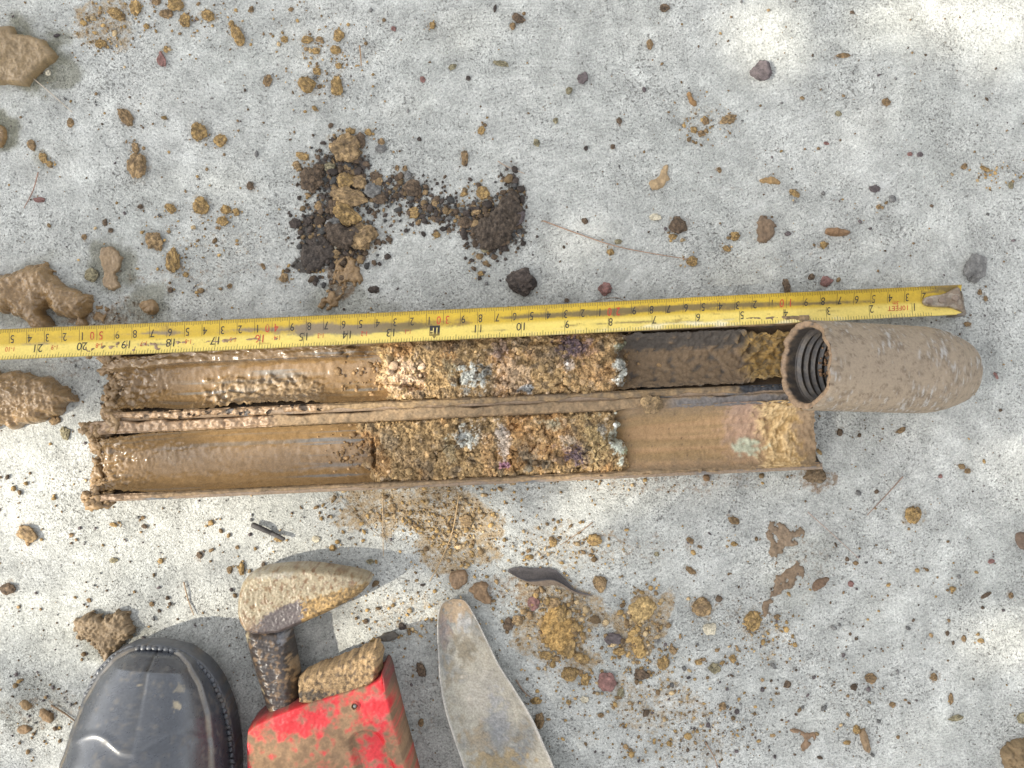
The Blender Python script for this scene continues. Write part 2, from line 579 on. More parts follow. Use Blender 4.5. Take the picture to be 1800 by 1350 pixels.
def concrete_material():
    m = NT("concrete")
    co = m.coord()
    att = lambda s: m.n("ShaderNodeAttribute", {"attribute_name": s}).outputs["Fac"]
    warp = m.n("ShaderNodeTexNoise", Vector=co, Scale=900.0, Detail=2.0)
    wv = m.n("ShaderNodeVectorMath", {"operation": 'SCALE'}, _0=warp.outputs["Color"], Scale=0.0011).outputs[0]
    cw = m.n("ShaderNodeVectorMath", {"operation": 'ADD'}, _0=co, _1=wv).outputs[0]
    big = m.noise(co, 11, 6, 0.6)
    mid = m.noise(co, 75, 5, 0.6)
    fine = m.noise(co, 800, 3, 0.65)
    xfine = m.noise(co, 2200, 2, 0.6)
    col = m.mix(m.rng(big, 0.3, 0.7), (0.48, 0.485, 0.445, 1), (0.60, 0.60, 0.555, 1))
    # brushed streaks, their direction drifting across the slab
    rotn = m.n("ShaderNodeVectorRotate", {"rotation_type": 'Z_AXIS'}, Vector=co, Angle=m.math('ADD', m.math('MULTIPLY', m.noise(co, 3.0, 1), 3.0), -1.9))
    st = m.n("ShaderNodeMapping", Vector=rotn.outputs[0], Scale=(0.22, 1, 1))
    streak = m.noise(st.outputs[0], 620, 3, 0.6)
    k = m.math('MULTIPLY', m.rng(fine, 0.3, 0.7, 0.68, 1.22, False), m.rng(streak, 0.3, 0.7, 0.86, 1.12, False))
    k = m.math('MULTIPLY', k, m.rng(mid, 0.3, 0.7, 0.76, 1.14, False))
    k = m.math('MULTIPLY', k, m.rng(xfine, 0.3, 0.7, 0.86, 1.12, False))
    k = m.math('MULTIPLY', k, m.rng(m.noise(co, 34, 6, 0.68), 0.32, 0.68, 0.82, 1.12, False))
    kk = m.n("ShaderNodeCombineXYZ", X=k, Y=k, Z=k).outputs[0]
    col = m.mix(1.0, col, kk, 'MULTIPLY')
    dens = m.rng(m.noise(co, 18, 5, 0.65), 0.34, 0.66, -0.10, 0.85, False)
    scuff = m.rng(m.noise(st.outputs[0], 70, 5, 0.7), 0.56, 0.70, 0, 0.45)

    def specks(scale, r0, r1, dn, c, fac):
        nonlocal col
        v = m.n("ShaderNodeTexVoronoi", {"feature": 'F1'}, Vector=cw, Scale=scale)
        s = m.n("ShaderNodeSeparateColor", Color=v.outputs["Color"])
        rad = m.math('MULTIPLY_ADD', s.outputs[1], r1 - r0, r0)
        spot = m.rng(v.outputs["Distance"], m.math('MULTIPLY', rad, 0.65), m.math('MULTIPLY', rad, 1.25), 1, 0)
        on = m.math('LESS_THAN', s.outputs[0], dn)
        f = m.math('MULTIPLY', m.math('MULTIPLY', spot, on), m.math('MULTIPLY_ADD', s.outputs[2], fac * 0.5, fac * 0.5))
        cc = m.mix(s.outputs[2], c4(c), c4(np.array(c) * 2.2))
        col = m.mix(f, col, cc)
        return f
    def flecks(scale, lo, hi, c, fac):
        nonlocal col
        v = m.noise(cw, scale, 2.5, 0.6)
        f = m.math('MULTIPLY', m.rng(v, m.math('SUBTRACT', lo, m.math('MULTIPLY', dens, 0.10)), m.math('SUBTRACT', hi, m.math('MULTIPLY', dens, 0.10))), fac)
        col = m.mix(f, col, c4(c))
        return f
    f1 = flecks(900, 0.64, 0.73, (0.15, 0.145, 0.13), 0.6)
    f2 = flecks(480, 0.68, 0.74, (0.11, 0.10, 0.085), 0.6)
    flecks(1700, 0.60, 0.72, (0.20, 0.195, 0.185), 0.5)
    f3 = specks(150, 0.05, 0.17, m.math('MULTIPLY', dens, 0.18), (0.085, 0.06, 0.045), 0.8)
    col = m.mix(scuff, col, (0.60, 0.60, 0.565, 1))
    light = m.rng(m.noise(cw, 600, 2), 0.60, 0.72, 0, 0.5)
    col = m.mix(light, col, (0.66, 0.655, 0.60, 1))
    # stains that belong to the surface: ochre dust, dried mud film, dark soil, damp rings
    no = m.noise(co, 260, 5, 0.7)
    oc = m.rng(m.math('ADD', att("ochre"), m.math('MULTIPLY', m.math('SUBTRACT', no, 0.5), 1.5)), 0.25, 0.75, 0, 0.8)
    oc = m.math('MULTIPLY', oc, m.rng(att("ochre"), 0.0, 0.12))
    col = m.mix(oc, col, m.mix(fine, (0.22, 0.14, 0.065, 1), (0.47, 0.33, 0.16, 1)))
    mu = m.rng(m.math('ADD', att("mud"), m.math('MULTIPLY', m.math('SUBTRACT', no, 0.5), 1.6)), 0.3, 0.7, 0, 0.85)
    mu = m.math('MULTIPLY', mu, m.rng(att("mud"), 0.0, 0.12))
    col = m.mix(mu, col, m.mix(fine, (0.17, 0.11, 0.065, 1), (0.31, 0.21, 0.125, 1)))
    dk = m.rng(m.math('ADD', att("dark"), m.math('MULTIPLY', m.math('SUBTRACT', no, 0.5), 2.2)), 0.35, 0.8, 0, 0.9)
    dk = m.math('MULTIPLY', dk, m.rng(att("dark"), 0.0, 0.2))
    col = m.mix(dk, col, (0.055, 0.043, 0.034, 1))
    wet = m.math('MULTIPLY', att("wet"), m.rng(no, 0.25, 0.5, 0.75, 1.0))
    col = m.mix(wet, col, m.mix(1.0, col, (0.44, 0.43, 0.35, 1), 'MULTIPLY'))
    m.set(m.bsdf.inputs["Base Color"], col)
    m.set(m.bsdf.inputs["Roughness"], m.rng(wet, 0, 1, 0.92, 0.5, False))
    m.bsdf.inputs["Specular IOR Level"].default_value = 0.3
    h = m.math('ADD', m.math('MULTIPLY', fine, 1.0), m.math('MULTIPLY', xfine, 0.5))
    h = m.math('ADD', h, m.math('MULTIPLY', streak, 0.4))
    h = m.math('SUBTRACT', h, m.math('ADD', m.math('MULTIPLY', f1, 0.8), m.math('MULTIPLY', f2, 1.0)))
    m.set(m.bsdf.inputs["Normal"], m.bump(h, 0.0009, 1.0))
    return m.mat


ground = mesh_obj("ground", gV, gF, concrete_material())
ground["kind"] = "structure"
ground["label"] = "pale speckled brushed concrete slab stained with mud and ochre soil"

# ------------------------------------------------------------------ unseen tree, its leaf gaps shaped to let the sun through in set patches
LIT = [(60, 850, 170, 110, 0, 1.0), (200, 915, 300, 70, 0, 1.0), (480, 905, 260, 60, 0, .85), (130, 1010, 260, 110, 0, .85), (60, 1180, 170, 190, 0, .8), (400, 985, 240, 80, 0, .8),
       (540, 664, 125, 48, 0, 1.0), (620, 724, 80, 26, 0, .85), (470, 718, 100, 24, 0, .9), (770, 652, 66, 36, 0, 1.0), (905, 950, 110, 44, 0, .8), (960, 1030, 80, 56, 0, .7),
       (1110, 845, 100, 18, 0, .85), (1345, 68, 50, 36, 0, 1), (1600, 25, 60, 26, 0, 1), (1750, 45, 70, 36, 0, 1), (1765, 1128, 56, 20, 10, 1), (1790, 830, 36, 20, 0, .9),
       (560, 1130, 230, 110, 0, .9), (710, 1110, 90, 50, 0, .95), (540, 1260, 240, 120, 0, .8), (830, 1100, 60, 50, 0, .6), (660, 905, 160, 50, 0, .7), (1400, 790, 50, 30, 0, .5),
       (250, 1220, 120, 120, 0, .7), (830, 640, 30, 26, 0, .5), (240, 690, 70, 26, 0, .4), (0, 690, 60, 50, 0, .5), (60, 1330, 120, 60, 0, .7)]


def lit(px, py, grow):
    v = 0.0
    for cx, cy, rx, ry, rot, a in LIT:
        r = math.radians(rot)
        dx, dy = px - cx, py - cy
        u = (dx * math.cos(r) + dy * math.sin(r)) / (rx + grow)
        w = (-dx * math.sin(r) + dy * math.cos(r)) / (ry + grow)
        d = math.hypot(u, w)
        v = max(v, a * min(1, max(0, (1.25 - d) * 3)))
    return v


def build_tree():
    t = empty("shade_tree", (-3.6, -0.9, 0), "unseen leafy tree beyond the left edge, its gaps shaped to throw the sun patches", "tree")
    bark = earth_material("bark", 90, 0.4, 0.004)
    green = NT("leaf_green")
    n = green.noise(green.coord(), 25, 3)
    green.set(green.bsdf.inputs["Base Color"], green.mix(n, (0.035, 0.075, 0.02, 1), (0.08, 0.13, 0.035, 1)))
    green.bsdf.inputs["Roughness"].default_value = 0.5
    limbs = [([(-3.6, -.9, 0), (-3.58, -.92, .8), (-3.5, -.85, 1.6), (-3.45, -.8, 2.6)], .09, .03),
             ([(-3.56, -.9, .95), (-3.2, -.75, 1.35), (-2.8, -.6, 1.55), (-2.3, -.5, 1.72)], .045, .01),
             ([(-3.5, -.85, 1.5), (-3.1, -.5, 1.9), (-2.7, -.1, 2.05), (-2.3, .2, 2.1)], .04, .008),
             ([(-3.56, -.9, 1.0), (-3.1, -1.1, 1.3), (-2.6, -1.1, 1.5), (-2.2, -1.0, 1.55)], .04, .008)]
    Vs, Fs, Cs, o = [], [], [], 0
    for pts, r0, r1 in limbs:
        v, f, c = tube(spline(pts, 16), np.linspace(r0, r1, 16), (0.12, 0.085, 0.06), n=10)
        Vs.append(v)
        Fs += [tuple(i + o for i in q) for q in f]
        Cs.append(c)
        o += len(v)
    mesh_obj("trunk", np.concatenate(Vs), Fs, bark, np.concatenate(Cs), parent=t)
    r = random.Random(11)
    V, F = [], []
    e1 = Vector((0, 0, 1)).cross(SUN).normalized()
    e2 = SUN.cross(e1).normalized()
    tries = 0
    while tries < 60000:
        tries += 1
        a, b, d = r.uniform(-0.62, 0.62), r.uniform(-0.52, 0.52), r.uniform(2.5, 3.3)
        c = SUN * d + e1 * a + e2 * b
        k = c.z / SUN.z
        g = c - SUN * k
        if r.random() < lit(g.x / S + 900, 675 - g.y / S, 36):
            continue
        L = r.uniform(0.011, 0.022)
        w = L * r.uniform(0.32, 0.45)
        ax = Vector((r.uniform(-1, 1), r.uniform(-1, 1), r.uniform(-1, 1))).normalized()
        nr = (SUN + 0.7 * Vector((r.uniform(-1, 1), r.uniform(-1, 1), r.uniform(-1, 1)))).normalized()
        ax = (ax - nr * ax.dot(nr)).normalized()
        sd = nr.cross(ax)
        i = len(V)
        V += [c - ax * L, c + sd * w - nr * .002, c + ax * L, c - sd * w - nr * .002, c + nr * 0.002]
        F += [(i, i + 1, i + 4), (i + 1, i + 2, i + 4), (i + 2, i + 3, i + 4), (i + 3, i, i + 4)]
        if len(F) >= 4 * 26000:
            break
    mesh_obj("crown", np.array([tuple(v) for v in V]), np.array(F), green.mat, parent=t, smooth=False)


build_tree()


# ------------------------------------------------------------------ split spoon sampler halves
ZR = 0.0243      # height of the rims


class Half:
    def __init__(self, A, B, r_in, r_out, strip):
        self.A, self.B, self.ri, self.ro, self.strip = A, B, r_in, r_out, strip
        a, b = P(*A, ZR), P(*B, ZR)
        self.o = np.array(a)
        self.L = (b - a).length
        self.ex = np.array((b - a).normalized())
        self.ey = np.cross((0, 0, 1), self.ex)

    def w(self, u, v, h):
        u, v, h = (np.asarray(x, float) for x in np.broadcast_arrays(u, v, h))
        return self.o + u[..., None] * self.ex + v[..., None] * self.ey + h[..., None] * np.array([0, 0, 1.0])

    def px(self, u):
        return self.A[0] + (self.B[0] - self.A[0]) * u / self.L

    def u(self, px):
        return (np.asarray(px, float) - self.A[0]) / (self.B[0] - self.A[0]) * self.L


def rgb(c, n):
    return np.tile(np.asarray(c, float), (n, 1))


def paintzones(C, px, py, n, zones):
    """mix lithology colours in; zones: cx,cy,rx,ry,colour,amount"""
    for cx, cy, rx, ry, colr, amt in zones:
        d = 1 - np.hypot((px - cx) / rx, (py - cy) / ry) + 0.85 * n
        t = (amt * sstep(0.0, 0.55, d))[:, None]
        C[:, :3] = lerp(C[:, :3], np.asarray(colr)[None] * (1 + 0.35 * n[:, None]), t)
    return C


BLUE = (0.44, 0.44, 0.385)
PURP = (0.085, 0.058, 0.07)
PINK = (0.50, 0.36, 0.24)
ORNG = (0.42, 0.25, 0.11)
GRN = (0.22, 0.24, 0.16)
YEL = (0.52, 0.36, 0.12)


def half_tube(hf, label, left_px, lining, rim_col, crust, seed, name="split_tube", shallow=0):
    root = empty(name, tuple(hf.o + hf.ex * hf.L / 2 - np.array([0, 0, ZR])), label, "soil sampler")
    # steel wall
    nu, na = 240, 40
    th = np.linspace(math.pi, 2 * math.pi, na)
    prof = np.concatenate([np.stack([hf.ro * np.cos(th), hf.ro * np.sin(th)], -1),
                           np.stack([hf.ri * np.cos(th[::-1]), hf.ri * np.sin(th[::-1])], -1)])
    U = np.linspace(hf.u(left_px), hf.L, nu)
    uu = np.repeat(U, 2 * na)
    vv, ww = np.tile(prof[:, 0], nu), np.tile(prof[:, 1], nu)
    V = hf.w(uu, vv, ww)
    V += (0.00018 * fbm(V, 260, 3, seed))[:, None] * np.array([0, 0, 1])
    F = grid_faces(nu, 2 * na, True)
    caps = []
    for e in (0, (nu - 1) * 2 * na):
        for i in range(na - 1):
            caps.append([e + i, e + i + 1, e + 2 * na - 2 - i, e + 2 * na - 1 - i])
    F = np.concatenate([F, np.array(caps)])
    n1 = fbm(V * np.array([.35, 1, 1]), 120, 4, seed + 1)
    px = hf.px(uu)
    C = np.concatenate([lerp(rgb((0.24, 0.17, 0.11), len(V)), rgb((0.12, 0.125, 0.13), len(V)), sstep(0.1, 0.5, n1)[:, None]), np.full((len(V), 1), 0.45)], 1)
    mesh_obj("tube_wall", V, F, M_STEEL, C, parent=root)
    # mud lining inside the tube
    nu, na = int(hf.L / 0.0006), 64
    U, TH = np.meshgrid(np.linspace(hf.u(left_px - 14), hf.L - 0.0006, nu), np.linspace(math.pi, 2 * math.pi, na), indexing='ij')
    u, th = U.ravel(), TH.ravel()
    px = hf.px(u)
    q = np.stack([u, th * hf.ri, np.full(len(u), seed * 1.0)], -1)
    t, C = lining(px, th, q)
    r = hf.ri - t
    wz = r * np.sin(th)
    if shallow:
        wz = lerp(wz, 0.0004 - 0.0105 * np.sin(th) ** 2 + 1.0 * (t - 0.003), sstep(shallow, shallow + 50, px))
    vz = r * np.cos(th)
    if shallow:
        vz = lerp(vz, (hf.ri + 0.0012) * np.cos(th), sstep(shallow, shallow + 50, px))
    else:
        nn = fbm(q, 130, 4, seed + 15)
        sh = sstep(.50, .60, np.cos(th) + .05 * nn) * (1 - sstep(600, 650, px + 40 * nn))
        wz = lerp(wz, -0.0014 + 0.0012 * nn + 0.0004 * fbm(q, 520, 3, seed + 16), sh)
    V = hf.w(u, vz, wz)
    F = grid_faces(nu, na)
    jag = left_px + 10 + 22 * fbm(np.stack([th * hf.ri, u * .2, u * 0 + seed], -1), 160, 4, seed + 3)
    if shallow:
        jag = np.where(px > hf.B[0] - 60, np.where(px < hf.B[0] - 2 - 5 * np.abs(np.cos(th)) ** 3 * 2 + 3 * fbm(q, 200, 3, 5), -1, 9999), jag)
    F = F[(px > jag)[F].all(1)]
    V, F, C = prune(V, F, C)
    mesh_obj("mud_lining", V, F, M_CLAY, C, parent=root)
    # mud on the two rims
    parts = []
    for sgn in (-1, 1):
        nu, nv = int(hf.L / 0.0006), 21
        w_out = hf.ri + hf.strip[0 if sgn < 0 else 1]
        U, VV = np.meshgrid(np.linspace(hf.u(left_px - 10), hf.L, nu), np.linspace(hf.ri - 0.0008, w_out, nv), indexing='ij')
        u, v = U.ravel(), VV.ravel()
        px = hf.px(u)
        q = np.stack([u, v * sgn, np.full(len(u), seed + .5)], -1)
        hgt, C, dens = rim_col(px, (v - hf.ri) / (w_out - hf.ri), q, sgn)
        rim_fall = np.clip((v - w_out + 0.0020 + 0.0016 * fbm(q * np.array([1, .2, 1]), 55, 4, seed + 8)) / 0.0014, 0, 1.3) ** 2 * 0.006 + np.clip((hf.ri + .0003 + .0007 * fbm(q * np.array([1, .2, 1]), 80, 4, seed + 9) - v) / 0.0009, 0, 1) * 0.002
        V = hf.w(u, sgn * v, 0.0004 + hgt - rim_fall)
        F = grid_faces(nu, nv)
        if sgn < 0:
            F = F[:, ::-1]
        keep = fbm(q, 210, 4, seed + 5) < dens
        jag = left_px + 14 * fbm(q, 160, 3, seed + 7)
        F = F[(keep & (px > jag))[F].all(1)]
        parts.append(prune(V, F, C))
    V, F, C = merge(parts)
    mesh_obj("rim_mud", V, F, M_MUD, C, parent=root)
    # ragged mud crust over the driven end
    pts, rad, cols = [], [], []
    r = np.random.default_rng(seed)
    for _ in range(crust * 3):
        a = r.uniform(math.pi * 0.98, math.pi * 2.02)
        rr = r.uniform(hf.ri * 0.96, hf.ro * 1.03)
        pxx = left_px + r.normal(8, 11)
        pts.append(hf.w(hf.u(pxx), rr * math.cos(a), rr * math.sin(a) + r.uniform(-.001, .001)))
        rad.append(r.uniform(0.0012, 0.0042))
        cols.append(MUD * r.uniform(0.75, 1.15))
    V, F, C = crumbs(np.array(pts), np.array(rad), np.array(cols), 0.55, sub=3, flat=0.8, amp=0.6, seed=seed)
    V[:, 2] = np.maximum(V[:, 2], -0.0003)
    mesh_obj("mud_crust", V, F, M_MUD, C, parent=root)
    return root


def lining_upper(px, th, q):
    n = len(px)
    st = fbm(q * np.array([.05, 1, 1]), 300, 3, 1)
    lum = fbm(q, 210, 4, 2)
    fin = fbm(q, 700, 3, 3)
    F1, cid = worley(q, 420, 4)
    left = 1 - sstep(250, 330, px + 40 * lum)
    mid = sstep(250, 330, px) * (1 - sstep(640, 680, px))
    right = sstep(1060, 1120, px)
    side = np.cos(th)                              # +1 = image-up wall
    crum = sstep(340, 420, px + 60 * lum) * (1 - sstep(540, 570, px + 30 * lum)) * sstep(0.10, -0.35, side - 0.25 * lum)
    t = 0.0011 + 0.00012 * st + 0.0005 * lum + 0.00006 * fin
    t = t + left * (0.002 + 0.0016 * lum + 0.0007 * fin)
    t = t + crum * (0.0022 + 0.0014 * lum + 0.0016 * np.clip(0.55 - F1, 0, 1) + 0.0005 * fin)
    t = t + right * (0.0012 + 0.0009 * lum + 0.0012 * np.clip(0.5 - F1, 0, 1) + 0.0004 * fin)
    ledge = np.exp(-((th - (1.5 * math.pi + 0.62 + 0.0 * px)) / 0.025) ** 2) * mid
    t = t - 0.0009 * ledge
    yel = sstep(1305, 1335, px + 25 * lum)
    t = t + yel * (0.003 + 0.002 * lum)
    c = lerp(rgb(MUD, n), rgb((0.24, 0.175, 0.105), n), (mid * sstep(0.05, 0.5, st))[:, None])
    c = lerp(c, rgb((0.20, 0.20, 0.19), n), (mid * sstep(0.3, 0.6, st) * 0.7)[:, None])  # grey streaks: thin mud over steel, with sky sheen put into the colour
    c = lerp(c, rgb((0.30, 0.21, 0.115), n), (crum * 0.7)[:, None])
    c = lerp(c, rgb((0.085, 0.09, 0.10), n), (ledge * 0.8)[:, None])
    dry = lerp(rgb((0.085, 0.07, 0.055), n), rgb((0.20, 0.135, 0.075), n), sstep(-0.3, 0.4, lum + (side < 0.35) * 0.4 - (side > 0.5) * .5)[:, None])  # dry soil, with the shadow on the image-up wall put into its colour
    c = lerp(c, dry, right[:, None])
    c = lerp(c, lerp(rgb((0.14, 0.10, 0.05), n), rgb((0.36, 0.22, 0.06), n), cid[:, None]), yel[:, None])
    c = c * (1 + 0.16 * fin[:, None])
    wet = 0.9 * (1 - right) * (1 - 0.5 * crum) + 0.05
    return t, np.concatenate([np.clip(c, .01, .8), wet[:, None]], 1)


def lining_lower(px, th, q):
    n = len(px)
    st = fbm(q * np.array([.04, 1, 1]), 260, 3, 11)
    lum = fbm(q, 210, 4, 12)
    fin = fbm(q, 700, 3, 13)
    F1, cid = worley(q, 380, 14)
    left = 1 - sstep(205, 270, px + 40 * lum)
    peb = (1 - sstep(290, 360, px + 60 * lum)) * sstep(-0.3, 0.3, np.cos(th) + 0.2)
    right = sstep(1060, 1120, px)
    side = np.cos(th)
    t = 0.0010 + 0.00010 * st + 0.0004 * lum + 0.00004 * fin
    t = t + left * (0.002 + 0.0016 * lum + 0.0006 * fin) + peb * 0.0014 * np.clip(0.5 - F1, 0, 1)
    pit = np.clip(0.22 - F1, 0, 1) * (cid > 0.6)
    t = t + right * (0.0028 + 0.0004 * st + 0.0003 * fin - 0.006 * pit)
    rough = sstep(1262, 1300, px + 30 * lum) * sstep(-0.7, 0.1, side + 0.3)
    t = t + right * rough * (0.0012 * lum + 0.0016 * np.clip(0.5 - F1, 0, 1))
    yel = sstep(1322, 1358, px + 26 * lum + 10 * fin) * (1 - sstep(1395, 1425, px + 30 * lum))
    t = t + yel * (0.0012 + 0.0009 * lum + 0.0006 * fin)
    c = lerp(rgb(MUD * 1.05, n), rgb((0.20, 0.16, 0.115), n), (sstep(0.1, 0.5, st) * 0.75)[:, None])
    c = lerp(c, rgb((0.15, 0.165, 0.175), n), (sstep(480, 560, px) * (1 - right) * sstep(0.15, 0.5, st) * 0.8)[:, None])  # blue-grey streaks: steel tone through thin mud plus painted sky reflection
    clay = lerp(rgb((0.37, 0.225, 0.105), n), rgb((0.29, 0.185, 0.08), n), sstep(-0.2, 0.4, st)[:, None])
    clay = lerp(clay, rgb((0.17, 0.12, 0.07), n), (sstep(0.45, 0.98, np.abs(side) + .15 * lum) * 0.75)[:, None])  # trough shading put into the clay colour, darker towards both edges
    clay = lerp(clay, rgb((0.40, 0.26, 0.19), n), (rough * 0.6)[:, None])
    clay = lerp(clay, rgb((0.10, 0.06, 0.045), n), (sstep(0.03, 0.12, pit) * 0.7)[:, None])
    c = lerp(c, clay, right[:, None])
    c = lerp(c, lerp(rgb((0.38, 0.245, 0.095), n), rgb((0.54, 0.38, 0.19), n), sstep(-.4, .4, lum + fin)[:, None]), yel[:, None])
    end = sstep(1395, 1425, px + 30 * lum)
    c = lerp(c, rgb((0.23, 0.16, 0.085), n), (end * .8)[:, None])
    c = paintzones(np.concatenate([c, np.zeros((n, 1))], 1), px, 790 - 50 * side, lum, [(1318, 808, 34, 14, (0.40, 0.42, 0.30), .9)])[:, :3]
    c = c * (1 + 0.14 * fin[:, None])
    wet = lerp(0.95, 0.12, right)
    return t, np.concatenate([np.clip(c, .01, .85), np.broadcast_to(wet, (n,))[:, None]], 1)


def rim_upper(px, v, q, sgn):
    n = len(px)
    lum, fin = fbm(q, 200, 4, 31), fbm(q, 650, 3, 32)
    F1, cid = worley(q, 380, 33)
    rag = (1 - sstep(540, 600, px)) if sgn < 0 else (1 - sstep(400, 640, px))
    h = 0.0006 + 0.0007 * lum + 0.0003 * fin + 0.0006 * np.clip(.5 - F1, 0, 1) + rag * (0.0016 + 0.002 * lum + 0.001 * np.clip(.5 - F1, 0, 1))
    c = lerp(rgb((0.25, 0.165, 0.08), n), rgb((0.15, 0.105, 0.06), n), (sstep(600, 800, px) * sstep(-.3, .5, lum))[:, None])
    c = lerp(c, rgb((0.30, 0.19, 0.11), n), (rag * 0.6)[:, None])
    black = sstep(1285, 1305, px + 10 * lum) * (sgn < 0)
    c = lerp(c, rgb((0.028, 0.03, 0.034), n), black[:, None])
    h = h + black * 0.0008 * fin
    dens = lerp(1.1, 0.22, rag * sstep(215, 250, px)) if sgn < 0 else np.full(n, 1.0)
    return h, np.concatenate([np.clip(c * (1 + .25 * fin[:, None]), .01, .8), (0.12 + 0.5 * rag)[:, None]], 1), dens


def rim_lower(px, v, q, sgn):
    n = len(px)
    lum, fin = fbm(q, 200, 4, 41), fbm(q, 650, 3, 42)
    F1, cid = worley(q, 380, 43)
    rag = (1 - sstep(470, 500, px)) if sgn > 0 else (1 - sstep(200, 300, px))
    h = 0.0006 + 0.0006 * lum + 0.0003 * fin + 0.0006 * np.clip(.5 - F1, 0, 1) + rag * (0.0012 + 0.0016 * lum + 0.001 * np.clip(.5 - F1, 0, 1))
    c = lerp(rgb((0.27, 0.18, 0.095), n), rgb((0.19, 0.13, 0.07), n), sstep(-.3, .4, lum)[:, None])
    grey = sstep(1160, 1200, px) * (sgn > 0) * (1 - sstep(.5, .9, v + .3 * lum))
    c = lerp(c, rgb((0.12, 0.12, 0.125), n), (grey * .8)[:, None])
    c = lerp(c, rgb((0.31, 0.20, 0.12), n), (rag * 0.6)[:, None])
    dens = np.full(n, 1.1) if sgn > 0 else lerp(0.9, 0.1, sstep(1100, 1250, px))
    return h, np.concatenate([np.clip(c * (1 + .22 * fin[:, None]), .01, .8), (0.10 + 0.5 * rag)[:, None]], 1), dens


UP = Half((165, 675), (1425, 621), 0.0178, 0.0222, (0.0046, 0.0058))
LO = Half((150, 818), (1443, 759), 0.0182, 0.0216, (0.0034, 0.0070))
half_tube(UP, "muddy half of the opened steel tube sampler lying under the yellow tape", 182, lining_upper, rim_upper, 46, 51)
half_tube(LO, "muddy half of the opened steel tube sampler farther from the yellow tape", 158, lining_lower, rim_lower, 46, 52, shallow=1070)


